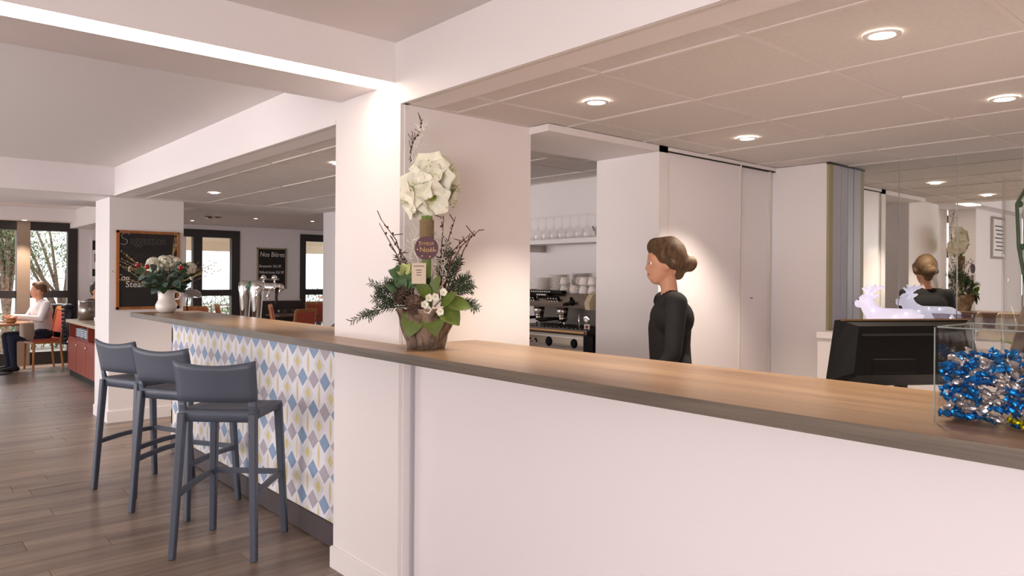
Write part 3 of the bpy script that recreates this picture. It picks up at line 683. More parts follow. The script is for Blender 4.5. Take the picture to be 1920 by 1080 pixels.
# pine cones
def cone(c,L_,d,rr):
    d=V(d).normalized(); c=V(c); o1=d.orthogonal().normalized(); o2=d.cross(o1); m=MB(); m.ell(c,(rr*.6,rr*.6,L_*.45),10,8,0,d.to_track_quat('Z','Y').to_matrix())
    for q in range(62):
        s=q/61; a=q*2.399; r=rr*(math.sin(PI*(.15+.8*s))**.7); rd=o1*math.cos(a)+o2*math.sin(a); p=c+d*(L_*(s-.5))+rd*r*.55
        m.leaf(p,rd+d*.35,d,r*.62+.004,rr*.55,-.1,3,0,.2,.9)
    o=m.build('pine_cone',CONE,t); s=o.modifiers.new('thick','SOLIDIFY'); s.thickness=.002
cone(ap(761,553,-.06),.085,dirc(.35,.9,-.2),.032); cone(ap(786,568,-.095),.075,dirc(.15,.45,-.9),.032)
# broad green leaves draped over the rim
for px,py,d,L_,W in ((790,582,dirc(-.25,-.75,-.55),.11,.1),(818,580,dirc(.15,-.7,-.6),.11,.1),(838,575,dirc(.6,-.5,-.5),.1,.09),(845,565,dirc(.9,-.1,-.2),.1,.07),(808,560,dirc(-.1,.8,-.5),.08,.05),(815,555,dirc(.3,.9,-.3),.09,.05),(835,572,dirc(.5,.6,-.5),.09,.05),(797,548,dirc(-.1,.9,-.3),.07,.03)):
    m=MB(); m.leaf(ap(px,py,-.075),d,V(dirc(0,.5,-.8)),L_,W,.3,7,0,.18,.8); m.build('broad_leaf',GREEN,t,True)
for px,py in ((770,535),(762,520),(778,520),(757,543)):
    for q in range(3):
        m=MB(); m.leaf(ap(px,py,-.05),dirc(math.cos(q*2+px),.5,-.6),V(dirc(0,.3,-1)),.065,.055,.25,5,0,.2,.8); m.build('cabbage_leaf',mat('blue_green_leaf','5f7d55',.5,noise_amt=.3,nscale=30) if 'blue_green_leaf' not in bpy.data.materials else bpy.data.materials['blue_green_leaf'],t,True)
for q in range(7):
    m=MB(); m.leaf(ap(766,512,-.06),dirc(math.cos(q*.9),.8+.3*math.sin(q),.6*math.sin(q*.9)-.3),V(dirc(0,.3,-1)),.045,.04,.1,4,0,.3,.8); m.build('pale_rosette_leaf',mat('lime_leaf','c7cf8a',.5) if q==0 else bpy.data.materials['lime_leaf'],t,True)
for px,py in ((806,570),(813,558),(826,555),(840,548),(835,582),(812,578)):
    c=ap(px,py,-.11); d0=V(dirc(R_.uniform(-.3,.3),R_.uniform(-.1,.5),-1)).normalized(); o=MB().ell(c,.006,8,6).build('hellebore_flower',PETALG,t)
    for q in range(5):
        s=Matrix.Rotation(q*1.257,3,d0)@d0.orthogonal().normalized(); m=MB(); m.leaf(c,s+d0*.5,d0,.022,.024,-.25,4,0,.2,.7); m.build('petal',WPETAL,o,True)
# round tag and card
PLUM=mat('plum_card','5b3a44',.6); GOLD=mat('gold_print','c9a66a',.5)
def ff(p): return Matrix(((RT.x,UP.x,-FW.x,p.x),(RT.y,UP.y,-FW.y,p.y),(RT.z,UP.z,-FW.z,p.z),(0,0,0,1)))
c=ap(808,467,-.1); m=MB(); m.T=ff(c); m.lathe([(.0005,-.001),(.048,-.001),(.048,.001),(.0005,.001)],32); o=m.build('round_tag',PLUM,t)
text('JOYEUX',.017,ff(c)@Matrix.Translation((0,.012,.0016)),GOLD,o,'tag_lettering',align='CENTER',shear=.1); text('Noël',.03,ff(c)@Matrix.Translation((.002,-.016,.0016)),GOLD,o,'tag_lettering',align='CENTER')
for k in range(5): 
    m=MB(); m.T=ff(c); a=2.4+k*.9; m.ell((.037*math.cos(a),.037*math.sin(a),.0012),(.0035,.0035,.0006),8,4); m.build('tag_star',GOLD,o)
m=MB(); m.tube([c+V((0,0,.045)),ap(806,440,-.06),ap(804,425,-.03)],.0012,5); m.build('tag_string',bpy.data.materials['twine'],t)
c=ap(795,513,-.11); m=MB(); m.T=ff(c); m.box(-.029,.029,-.042,.042,-.0008,.0008); o=m.build('message_card',mat('cream_card','d8c8b2',.7),t)
for k,(wd,yy) in enumerate(((.044,.028),(.024,.012),(.02,.002),(.018,-.008))): 
    m=MB(); m.T=ff(c); m.box(-wd/2,wd/2,yy,yy+.0028,.0008,.0011); m.build('print_line',bpy.data.materials['faint_chalk'],o)
# ------------------------------------------------------------------ coffee nook
t=thing('kitchen_counter','dark low counter carrying the coffee machine','counter',(0,0,0))
MB().box(3.40,4.095,3.12,5.2,.88,.92).build('worktop',BLACKM,t); MB().box(3.44,4.095,3.12,5.2,.0,.88).build('carcass',PAINT,t)
def E(u,d,z): return V((3.45+d,3.215+u,z))
def ebox(m,u0,u1,d0,d1,z0,z1,b=0,mi=None):
    a=(3.45+d0,3.45+d1,3.215+u0,3.215+u1,z0,z1)
    return m.bbox(*a,b,mi) if b else m.box(*a,mi)
t=thing('espresso_machine','two-group steel espresso machine on the nook counter','coffee machine',(0,0,0))
ebox(MB(),.01,.75,.06,.5,.965,1.1,.012).build('base_body',STEEL,t); ebox(MB(),0,.09,.04,.5,.95,1.09,.01).build('side_panel',BLACK,t)
ebox(MB(),.03,.75,.05,.062,.985,1.062,.003).build('front_plate',CHROME,t)
ebox(MB(),.0,.76,-.02,.3,1.085,1.125,.012).build('drip_tray',DSTEEL,t); ebox(MB(),.02,.72,-.026,-.018,1.1,1.112,.002).build('tray_rim',mat('brass_trim','b98f62',.3,1),t)
m=MB()
for k in range(18): ebox(m,.03+k*.039,.05+k*.039,.0,.28,1.125,1.13)
m.build('tray_grate',DSTEEL,t)['kind']='stuff'
ebox(MB(),.0,.75,.3,.34,1.12,1.27).build('back_splash',DSTEEL,t)
m=MB(); m.prism([(3.44,1.262),(3.95,1.262),(3.95,1.352),(3.475,1.352),(3.43,1.285)],1,3.225,3.965); m.build('head_housing',STEEL,t)
m=MB(); m.prism([(3.425,1.255),(3.7,1.255),(3.9,1.30),(3.9,1.38),(3.50,1.372),(3.45,1.35),(3.415,1.3)],1,3.185,3.225); m.build('end_cheek',mat('cream_cheek','cdbb9b',.35),t)
m=MB(); m.prism([(3.425,1.255),(3.7,1.255),(3.9,1.30),(3.9,1.38),(3.50,1.372),(3.45,1.35),(3.415,1.3)],1,3.965,4.0); m.build('end_cheek',bpy.data.materials['cream_cheek'],t)
ebox(MB(),.25,.62,.0,.05,1.352,1.374,.008).build('name_bar',BLACK,t)
for k in range(9): ebox(MB(),.36+k*.022,.374+k*.022,-.002,.002,1.36,1.367).build('bar_mark',CHALK,t)
for u in (.32,.55):
    m=MB(); m.T=Matrix.Translation(E(u,-.008,1.315))@Matrix.Rotation(-.55,4,'Y'); m.bbox(-.008,.008,-.06,.06,-.024,.024,.006); o=m.build('button_panel',BLACK,t)
    for r_ in range(2):
        for q in range(4):
            m=MB(); m.T=Matrix.Translation(E(u,-.008,1.315))@Matrix.Rotation(-.55,4,'Y'); m.ell((-.009,-.04+q*.026,-.009+r_*.019),(.003,.008,.005),8,4); m.build('button',CHALK,o)
text('S9',.042,facingX(3.437,3.685,1.29)@Matrix.Rotation(-.5,4,'X'),CHROME,t,'badge_lettering',.001,.2)
ebox(MB(),.37,.5,-.012,.01,1.332,1.354,.006).build('badge',BLACK,t)
for k in range(5): ebox(MB(),.39+k*.019,.402+k*.019,-.0135,-.011,1.338,1.348).build('badge_mark',PAINT,t)
m=MB(); m.tube([E(.13,-.03,1.33),E(.12,-.035,1.30),E(.16,-.04,1.285)],[.012,.016,.012],8); m.ell(E(.12,-.03,1.3),(.014,.022,.024)); m.tube([E(.12,-.03,1.3),E(.19,-.04,1.283)],.01,8); m.build('steam_lever',BLACK,t,True)
for u in (.30,.53):
    m=MB(); c=E(u,.06,1.2); m.lathe([(.001,.06),(.038,.06),(.04,.03),(.036,.012),(.03,.0),(.001,0)],20,tuple(c)); m.build('group_head',CHROME,t,True)
    m=MB(); m.lathe([(.001,.0),(.033,0),(.035,-.02),(.02,-.04),(.001,-.042)],18,tuple(c)); o=m.build('portafilter',CHROME,t,True)
    m=MB(); m.tube([c+V((-.03,.0,-.015)),c+V((-.07,.06,-.02)),c+V((-.09,.13,-.03))],[.009,.013,.015],10); m.build('handle',BLACK,o,True)
    for s in (-1,1): 
        m=MB(); m.tube([c+V((0,0,-.035)),c+V((0,s*.018,-.045)),c+V((0,s*.025,-.065))],.006,8); m.build('spout',CHROME,o,True)
m=MB(); m.tube([E(.07,-.01,1.25),E(.06,-.03,1.2),E(.05,-.035,1.13)],.005,8); m.build('steam_wand',CHROME,t,True)
for u,z in ((.05,1.2),):
    m=MB(); m.T=Matrix.Translation(E(u,.03,1.19))@Matrix.Rotation(-PI/2,4,'Y'); m.lathe([(.001,.004),(.02,.006),(.026,.004),(.03,0),(.026,-.01)],20); m.build('gauge',CHROME,t,True)
ebox(MB(),.02,.065,.025,.03,1.125,1.16,.002).build('sticker',PAINT,t); ebox(MB(),.03,.055,.0235,.026,1.133,1.152).build('sticker_mark',mat('sticker_red','8f2b22',.5),t)
for u,z in ((.42,1.023),(.18,1.023)):
    m=MB(); m.T=Matrix.Translation(E(u,.047,z))@Matrix.Rotation(-PI/2,4,'Y'); m.lathe([(.001,.006),(.022,.006),(.03,.002),(.034,-.004)],8 if u<.2 else 24); m.build('dial',BLACK,t)
m=MB()
for k in range(8): m.tube([E(.54+k*.022,.046,1.01+.016*(k%2)),E(.555+k*.022,.046,1.035-.012*(k%3))],.004,5)
m.build('embossed_script',CHROME,t)
for u in (.06,.7):
    for d in (.08,.44): m=MB(); m.lathe([(.02,0),(.02,.05)],12,tuple(E(u,d,.92)),cap=True); m.build('foot',BLACK,t)
ZT=1.353
# crockery on the machine
cupm=MB(); cupm.lathe([(.001,0),(.022,0),(.026,.004),(.034,.03),(.036,.055),(.033,.055),(.030,.03),(.02,.008),(.001,.007)],18); cupm.tube([(.034,0,.045),(.05,0,.042),(.052,0,.025),(.033,0,.016)],.004,6); cupm=cupm.mesh('coffee_cup',PORC,True)
def cup(x,y,z,a,lb): 
    o=put('coffee_cup',cupm,None,(x,y,z)); o.rotation_euler=(PI,0,PI*.75); return tag(o,lb,'cup','cups on the coffee machine')
for i,(u,d) in enumerate(((.31,.09),(.22,.09),(.13,.09),(.05,.09),(.27,.19),(.18,.19),(.09,.19))):
    for lv in range(2 if i not in (1,) else 1):
        p=E(u,d,ZT+.056*(lv+1)); cup(p.x,p.y,p.z,i*1.3,'upturned white coffee cup, '+(ORD[3-i] if i<4 else ORD[6-i])+' from the cream cheek, '+('front' if i<4 else 'rear')+' row, '+('lower','upper')[lv]+' layer')
plm=MB(); plm.lathe([(.001,0),(.04,0),(.045,.003),(.075,.011),(.075,.013),(.044,.006),(.001,.004)],24); plm=plm.mesh('saucer',PORC,True)
for si,(u,d,n_,lb) in enumerate(((.55,.14,10,'shorter'),(.42,.15,12,'tall'),(.36,.31,13,'rear'))):
    for k in range(n_): p=E(u,d,ZT+k*.0105); tag(put('saucer',plm,None,p),'white saucer, '+ORD[k]+' from the bottom of the '+lb+' stack on the machine','saucer','saucers on the coffee machine')
# shelf and glasses
t=thing('glass_shelf','white wall shelf above the coffee machine','shelf',(0,0,0)); MB().bbox(3.86,4.1,3.2,5.2,1.715,1.75,.003).build('board',PAINT,t)
for yy in (3.5,4.3): MB().box(3.9,4.1,yy,yy+.012,1.66,1.715).build('bracket',STEEL,t)
wg=MB(); wg.lathe([(.034,0),(.039,.03),(.04,.05),(.032,.075),(.012,.092),(.0045,.10),(.004,.165),(.012,.172),(.033,.176),(.033,.178),(.001,.179)],20); pass
THIN=panemat('thin_clear_glass',(.985,.983,.98)); wg=wg.mesh('wine_glass',THIN,True)
for r_ in range(2):
    for k in range(9): tag(put('wine_glass',wg,None,(3.91+.1*r_,3.66+k*.088+.02*r_,1.7501)),'upturned stemmed glass, '+ORD[k]+' from the teapot in the '+('front','rear')[r_]+' row on the shelf','glass','stemmed glasses on the shelf')
t=thing('teapot','round grey teapot at the end of the glass shelf','teapot',(3.96,3.56,1.75)); GT=mat('grey_stoneware','9b9c95',.35)
MB().lathe([(.001,0),(.035,0),(.055,.02),(.062,.05),(.052,.08),(.03,.095),(.001,.097)],24).build('body',GT,t,True); MB().lathe([(.028,.094),(.02,.104),(.007,.108),(.009,.118),(.001,.122)],20).build('lid',GT,t,True)
m=MB(); m.tube([(0,-.055,.07),(0,-.09,.07),(0,-.095,.04),(0,-.058,.03)],.006,8); m.build('handle',BLACK,t,True); m=MB(); m.tube([(0,.05,.04),(0,.085,.06),(0,.1,.085)],[.014,.01,.007],8); m.build('spout',GT,t,True)
tg=MB(); tg.lathe([(.001,0),(.027,0),(.033,.1),(.0315,.1),(.026,.006),(.001,.006)],18); tg=tg.mesh('tumbler',THIN,True)
for k in range(4): p=E(.56+.07*k,.25,ZT); tag(put('tumbler',tg,None,(p.x+.06,p.y,p.z+.0)),'clear tumbler behind the saucers, '+ORD[k]+' from the cup side of the machine','glass','tumblers on the coffee machine')
# ------------------------------------------------------------------ figures
def figure(root,name,prims,mats_,vox=.011,sm=6):
    """one continuous skin grown from tapered limbs; colours follow the limb they belong to"""
    m=MB()
    for p in prims:
        a,b,ra,rb=V(p[0]),V(p[1]),p[2],p[3]
        if hasattr(ra,'__len__'): m.ell(a.lerp(b,.5),ra,14,10)
        elif (a-b).length<1e-5: m.ell(a,ra,14,10)
        else:
            n=6; m.tube([a.lerp(b,i/n) for i in range(n+1)],[ra+(rb-ra)*i/n for i in range(n+1)],14); m.ell(a,ra,14,10); m.ell(b,rb,14,10)
    o=m.build('tmp',mats_[0]); rm=o.modifiers.new('r','REMESH'); rm.mode='VOXEL'; rm.voxel_size=vox; s=o.modifiers.new('s','SMOOTH'); s.factor=.5; s.iterations=sm
    dg=bpy.context.evaluated_depsgraph_get(); dg.update(); me=bpy.data.meshes.new_from_object(o.evaluated_get(dg)); bpy.data.objects.remove(o)
    me.materials.clear()
    for k in mats_: me.materials.append(k)
    ids=[]
    for f in me.polygons:
        c=f.center; best=9;bi=0
        for p in prims:
            a,b=V(p[0]),V(p[1]); ab=b-a; q=ab.length_squared; tt=0 if q<1e-9 else max(0,min(1,(c-a).dot(ab)/q)); ra=p[2] if not hasattr(p[2],'__len__') else sum(p[2])/3; rb=p[3] if not hasattr(p[3],'__len__') else sum(p[3])/3
            d=(c-a-ab*tt).length-(ra+(rb-ra)*tt)
            if d<best: best=d;bi=p[4]
        ids.append(bi)
    me.polygons.foreach_set('material_index',ids); me.polygons.foreach_set('use_smooth',[True]*len(ids)); me.update()
    return put(name,me,root)
def hand(w,d,side,m,curl=.5,S=1.0):
    """palm and five fingers from wrist w along d; side = thumb direction"""
    w=V(w);d=V(d).normalized();s=V(side); s=(s-d*s.dot(d)).normalized(); n=d.cross(s); P=[(w,w+d*.05*S,.022*S,.03*S,m),(w+d*.05*S-s*.02,w+d*.08*S-s*.02,.018*S,.016*S,m),(w+d*.05*S+s*.02,w+d*.08*S+s*.02,.018*S,.016*S,m)]
    for k,L_ in enumerate((.075,.085,.078,.06)):
        b=w+d*.085*S+s*(.027-.018*k); e=b+(d*(1-curl*.6)+n*curl*.8)*L_*.5*S; P+=[(b,e,.010,.009,m),(e,e+(d*(.6-curl)+n*(curl+.3))*L_*.5*S,.009,.008,m)]
    b=w+d*.03*S+s*.028; e=b+(d*.6+s*.7)*.035*S; P+=[(b,e,.012,.0105,m),(e,e+(d*.9+s*.2+n*curl*.5)*.03*S,.0105,.009,m)]
    return P
def head(c,m,f=V((1,0,0)),S=1.0):
    c=V(c); f=V(f).normalized(); u=V((0,0,1)); l=u.cross(f)
    P=[(c+u*.02*S,c+u*.02*S,(.098*S,.078*S,.105*S),.09*S,m),(c+f*.03*S-u*.04*S,c+f*.045*S-u*.075*S,.058*S,.038*S,m),(c+f*.09*S+u*.005*S,c+f*.1*S-u*.022*S,.009*S,.012*S,m),(c+f*.085*S-u*.058*S,c+f*.085*S-u*.062*S,.016*S,.016*S,m)]
    for s in (-1,1): P+=[(c+l*s*.077*S+u*.005*S,c+l*s*.08*S-u*.025*S,.018*S,.012*S,m),(c+f*.075*S+l*s*.034*S+u*.028*S,c+f*.07*S+l*s*.05*S+u*.026*S,.012*S,.01*S,m)]
    return P
def eyes(root,c,f=V((1,0,0)),S=1.0):
    c=V(c); f=V(f).normalized(); l=V((0,0,1)).cross(f)
    for s in (-1,1):
        m=MB(); p=c+f*.081*S+l*s*.033*S+V((0,0,.008*S)); m.ell(p,.0095*S,10,8); e=m.build('eye',WPETAL,root,True); m=MB(); m.ell(p+f*.0055*S,.0062*S,8,6); m.build('iris',HAIRD,e,True)
    m=MB(); m.tube([c+f*.089*S+l*s2*.02*S-V((0,0,.052*S+.003*abs(s2))) for s2 in (-1,-.5,0,.5,1)],.005*S,6); m.build('lips',mat('lip','b5705f',.5) if 'lip' not in bpy.data.materials else bpy.data.materials['lip'],root,True)
# woman behind the counter, walking
ang=math.atan2(.656,-.7547)
wx=thing('person','person in black clothes with brown hair in a bun walking behind the counter','person',(3.17,2.375,0),ang)
hc=V((.03,0,1.535)); 
P=head(hc,0,(1,0,-.05),.95)+[((.0,0,1.36),(.01,0,1.46),.046,.043,0)]
P+=[((-.01,0,.98),(-.01,0,1.0),(.105,.15,.12),.12,1),((-.0,0,1.02),(.0,0,1.2),.105,.115,1),((-.01,.05,1.25),(-.01,-.05,1.25),.108,.108,1),((-.005,.1,1.33),(-.005,-.1,1.33),.065,.065,1)]
for s,fw in ((1,.12),(-1,-.14)):
    sh=V((0,s*.165,1.335)); el=V((fw*.6-.04,s*.225,1.08)); wr=V((fw*1.3+.03,s*.22,.87))
    P+=[(sh,el,.056,.043,1),(el,wr,.042,.03,1)]+hand(wr,(.25*fw*4,0,-1),(1,0,0),0,.35)
    hp=V((0,s*.085,.93)); kn=V((fw*-1.0+.03,s*.09,.5)); an=V((fw*-1.6-.02,s*.09,.09))
    P+=[(hp,kn,.085,.056,1),(kn,an,.055,.036,1),(an+V((-.03,0,-.045)),an+V((.13,0,-.055)),.036,.028,2)]
figure(wx,'body',P,[SKIN,CLOTHK,BLACKM],.009)
eyes(wx,hc,V((1,0,-.05)),.95)
HP_=[(hc+V((-.02,0,.045)),hc+V((-.02,0,.045)),(.102,.09,.1),.1,0),(hc+V((.045,0,.09)),hc+V((-.03,0,.09)),.05,.06,0),(hc+V((-.075,0,.0)),hc+V((-.07,0,-.05)),.055,.035,0),(hc+V((-.13,0,.0)),hc+V((-.135,0,.005)),.042,.04,0)]
for s in (-1,1): HP_.append((hc+V((.03,s*.07,.05)),hc+V((-.02,s*.078,.0)),.022,.026,0))
figure(wx,'hair',HP_,[HAIRB],.008)
# ------------------------------------------------------------------ monitor, ledge, deer
t=thing('monitor','black desktop monitor seen from behind at the counter edge','monitor',(0,0,0))
MA=at(1558,712,2.235); MT=at(1582,606,2.275)
ux=(RT*1.0+FW*.10).normalized(); uz=(MT-MA).normalized(); uz=(V((0,0,1))*.985+FW*.13).normalized(); un=uz.cross(ux).normalized()   # un points away from camera? checked below
if un.dot(FW)<0: un=-un
def MM(a,b,c): return MA+ux*a+uz*b+un*c
Wm,Hm=.5,.182
def mprism(pa,pb,za,zb,name,m_,par):
    mb=MB(); vs=[MM(a,b,za) for a,b in pa]+[MM(a,b,zb) for a,b in pb]; n=len(pa)
    mb.add(vs,[tuple(range(n)),tuple(range(n,2*n))[::-1]]+[(i,n+i,n+(i+1)%n,(i+1)%n) for i in range(n)]); return mb.build(name,m_,par)
outer=[(.0,.0),(.028,-.02),(Wm-.028,-.02),(Wm,.0),(Wm-.035,Hm),(.038,Hm)]
inn=[(.055,.02),(.065,.012),(Wm-.065,.012),(Wm-.055,.02),(Wm-.08,Hm-.022),(.078,Hm-.022)]
BZ=mat('bronze_highlight','6b5138',.35,.2)  # brown highlight along the black monitor's top edge, put in as colour
mprism(outer,outer,.0,.03,'bezel',BLACK,t); mprism(inn,outer,-.035,0,'rear_shell',BLACK,t)
top=[(.04,Hm-.004),(Wm-.037,Hm-.004),(Wm-.035,Hm+.0015),(.038,Hm+.0015)]; o=mprism(top,top,-.012,.031,'top_edge',BZ,t)
mprism([(.12,.02),(.25,.02),(.25,.058),(.12,.058)],[(.115,.016),(.255,.016),(.255,.062),(.115,.062)],-.04,-.033,'port_cover',BLACK,t)
mprism([(.085,.13),(Wm-.085,.13),(Wm-.09,.137),(.09,.137)],[(.085,.13),(Wm-.085,.13),(Wm-.09,.137),(.09,.137)],-.038,-.034,'vent_ridge',BLACKM,t)
mb=MB(); c=MM(Wm/2,.06,.03); mb.tube([c,c+V((.05,.02,-.12)),V((c.x+.06,c.y+.02,.93))],.02,10); mb.build('stand',BLACK,t); MB().bbox(c.x-.03,c.x+.16,c.y-.08,c.y+.12,.9,.93,.01).build('foot',BLACK,t)
t=thing('reception_desk','low white desk behind the reception counter','desk',(0,0,0)); MB().bbox(2.2,2.8,-.5,1.6,.86,.9,.003).build('top',PAINT,t); 
for yy in (-.45,1.5): MB().box(2.2,2.78,yy,yy+.03,0,.86).build('side_panel',PAINT,t)
t=thing('mirror_ledge','white ledge running along the foot of the mirrors','shelf',(0,0,0)); MB().bbox(4.5,4.93,-.6,2.24,1.09,1.13,.004).build('board',PAINT,t); MB().box(4.52,4.54,-.6,2.24,0,1.09).build('front',PAINT,t)
# lit acrylic reindeer
ICE=mat('lit_ice_acrylic','f4f0ff',.25,emit='e9e2ff',es=.42,bump=1,nscale=300)
SPARK=mat('led_point','ffffff',.3,emit='f6f2ff',es=5)
t=thing('reindeer_figure','glowing white acrylic reindeer lying on the mirror ledge','ornament',(4.62,1.86,1.13),PI/2)
P=[((-.13,0,.085),(.04,0,.085),.075,.075,0),((.04,0,.09),(.10,0,.15),.07,.045,0),((.10,0,.15),(.12,0,.19),.046,.042,0),((.125,0,.2),(.168,0,.182),.043,.026,0),((-.16,0,.1),(-.2,0,.12),.022,.012,0)]
for s in (-1,1): P+=[((.10,s*.05,.04),(.15,s*.055,.02),.026,.02,0),((-.12,s*.06,.045),(-.05,s*.075,.022),.04,.022,0),((.105,s*.035,.22),(.085,s*.068,.232),.017,.011,0)]
b=figure(t,'body',P,[ICE],.007,4)
for s in (-1,1):
    m=MB(); m.tube([(.11,s*.02,.23),(.1,s*.035,.255),(.08,s*.05,.275),(.055,s*.055,.285)],[.013,.012,.011,.006],8)
    for a,e in (((.1,s*.035,.255),(.125,s*.05,.278)),((.085,s*.047,.27),(.095,s*.065,.298)),((.07,s*.05,.278),(.045,s*.075,.29))): m.tube([a,e],[.011,.006],8)
    m.build('antler',ICE,t,True); m=MB(); m.ell((.158,s*.026,.208),.006,8,6); m.build('eye',BLACK,t,True)
m=MB(); m.ell((.192,0,.18),.008,8,6); m.build('nose',BLACK,t,True)
for k in range(22):
    a=k*2.4; m=MB(); x=-.17+.012*k; m.ell((x,-.06*math.cos(a*.5)-.015*(1 if math.cos(a*.5)>0 else -1),.09+.06*math.sin(a)),.004,6,4); m.build('led_point',SPARK,t)
# glass candle holders, paper roll
BUBG=panemat('bubbly_glass',(.80,.77,.79))
for k,(y_,lb) in enumerate(((1.585,'flared bubbly glass tumbler on the ledge beside the reindeer'),(1.475,'flared bubbly glass tumbler on the ledge nearer the orchid vase'))):
    t=thing('glass_holder',lb,'glass',(4.70,y_,1.13),0,'glass holders on the ledge')
    MB().lathe([(.001,0),(.034,0),(.036,.05),(.04,.11),(.052,.135),(.049,.136),(.036,.11),(.032,.05),(.03,.006),(.001,.006)],24).build('bowl',BUBG,t,True)
    m=MB()
    for q in range(26): a=q*2.4; m.ell((.0335*math.cos(a),.0335*math.sin(a),.015+.0036*q),.0022,5,4)
    m.build('bubbles',CHALK,t)['kind']='stuff'
t=thing('paper_roll','curled sheet of cream paper lying on the mirror ledge','paper',(4.68,1.25,1.13)); 
m=MB(); vs=[];fs=[]
for i in range(9):
    for y_ in (0,.26): vs.append((-.06+.016*i,y_-.13,.004+.055*math.sin(PI*i/8*.6)))
for i in range(8): fs.append((2*i,2*i+1,2*i+3,2*i+2))
m.add(vs,fs); o=m.build('sheet',mat('cream_paper','e6d9c0',.8),t); o.modifiers.new('thick','SOLIDIFY').thickness=.0015
# ------------------------------------------------------------------ candy tank and candies
tx0,tx1,ty0,ty1,tz=1.705,1.945,.285,.588,1.16
t=thing('glass_tank','rectangular clear glass tank standing on the oak worktop','tank',(0,0,0))
th=.005; m=MB()
def ring(x0,x1,y0,y1,z): return [(x0,y0,z),(x1,y0,z),(x1,y1,z),(x0,y1,z)]
r=[ring(tx0,tx1,ty0,ty1,tz+.0005),ring(tx0,tx1,ty0,ty1,tz+.2),ring(tx0+th,tx1-th,ty0+th,ty1-th,tz+.2),ring(tx0+th,tx1-th,ty0+th,ty1-th,tz+.01)]
vs=[p for q in r for p in q]; fs=[(3,2,1,0),(12,13,14,15)]
for k in range(3):
    for j in range(4): fs.append((k*4+j,k*4+(j+1)%4,k*4+4+(j+1)%4,k*4+4+j))
m.add(vs,fs); o=m.build('tank_body',GLASS,t); bv=o.modifiers.new('round','BEVEL'); bv.width=.002; bv.segments=2
for (a,b_) in ((tx0,ty0),(tx0,ty1),(tx1,ty0),(tx1,ty1)): MB().box(a-.0012,a+.0012,b_-.0012,b_+.0012,tz,tz+.2).build('corner_edge',GLASSEDGE,t)
for a in ((tx0,tx1,ty0,ty0+.005),(tx0,tx1,ty1-.005,ty1),(tx0,tx0+.005,ty0,ty1),(tx1-.005,tx1,ty0,ty1)): MB().box(*a,tz+.199,tz+.2015).build('rim_edge',GLASSEDGE,t)
FOIL={'blue':mat('blue_foil','0b6fb8',.3,.9,bump=.4,nscale=90),'silver':mat('silver_foil','c4bebd',.28,.95,bump=.4,nscale=90),'purple':mat('purple_foil','4b3593',.22,1,bump=.8,nscale=160),'yellow':mat('yellow_foil','d9d21c',.22,1,bump=.8,nscale=160),'pink':mat('pink_foil','a83a6a',.22,1,bump=.8,nscale=160)}
def candymesh(seed,m_):
    r_=random.Random(seed); m=MB(); n=8; prof=[(-.021,.009),(-.018,.0105),(-.0125,.0035),(-.009,.0075),(0,.0095),(.009,.0075),(.0125,.0035),(.018,.0105),(.021,.009)]
    vs=[];fs=[]
    for i,(x,r) in enumerate(prof):
        for j in range(n):
            a=2*PI*j/n; q=r*(1+r_.uniform(-.18,.18)); fl=.45 if i in (0,1,7,8) else .95
            vs.append((x+r_.uniform(-.0015,.0015),q*math.cos(a),q*fl*math.sin(a)))
    for i in range(len(prof)-1):
        for j in range(n): fs.append((i*n+j,i*n+(j+1)%n,i*n+n+(j+1)%n,i*n+n+j))
    fs+=[tuple(range(n))[::-1],tuple(range((len(prof)-1)*n,len(prof)*n))]
    return m.add(vs,fs).mesh('wrapped_candy',m_)
CM={k:[candymesh(i*7+len(k),v) for i in range(4)] for k,v in FOIL.items()}
cr=random.Random(3); NX,NY,NZ=10,12,7; dx=(tx1-tx0-.03)/(NX-1); dy=(ty1-ty0-.03)/(NY-1)
for iz in range(NZ):
    for iy in range(NY):
        for ix in range(NX):
            top=iz==NZ-1
            if not(top or ix==0 or iy==NY-1 or (ix==1 and (iy+iz)%2==0)): continue
            kd=cr.choices(('blue','silver','purple','pink'),(.52,.42,.04,.02))[0]
            if (ix,iy,iz)==(0,6,0): kd='yellow'
            x=tx0+.015+ix*dx+(cr.uniform(-.003,.003)); y=ty1-.015-(NY-1-iy)*dy+cr.uniform(-.004,.004); z=tz+.0175+iz*.0178+(cr.uniform(-.003,.007) if iz else 0)+(cr.uniform(-.006,.014) if top else 0)
            x=min(max(x,tx0+.0195),tx1-.0195); y=min(max(y,ty0+.0195),ty1-.0195)
            if top and cr.random()<.12: continue
            o=put('wrapped_candy',cr.choice(CM[kd]),None,(x,y,z)); o.scale=(.82,.82,.82)
            edge=ix==0 or iy in (0,NY-1); a=PI/2+cr.uniform(-.6,.6) if ix==0 else (cr.uniform(-.6,.6) if iy in (0,NY-1) else cr.uniform(0,PI))
            o.rotation_euler=(cr.uniform(0,6),cr.uniform(-.75,.75),a)
            where='on top of the heap' if top else 'against the front glass' if ix==0 else 'against the side glass' if iy==NY-1 else 'buried in the heap'
            tag(o,kd+' foil wrapped candy '+where+' in the glass tank','candy',kd+' candies in the tank')
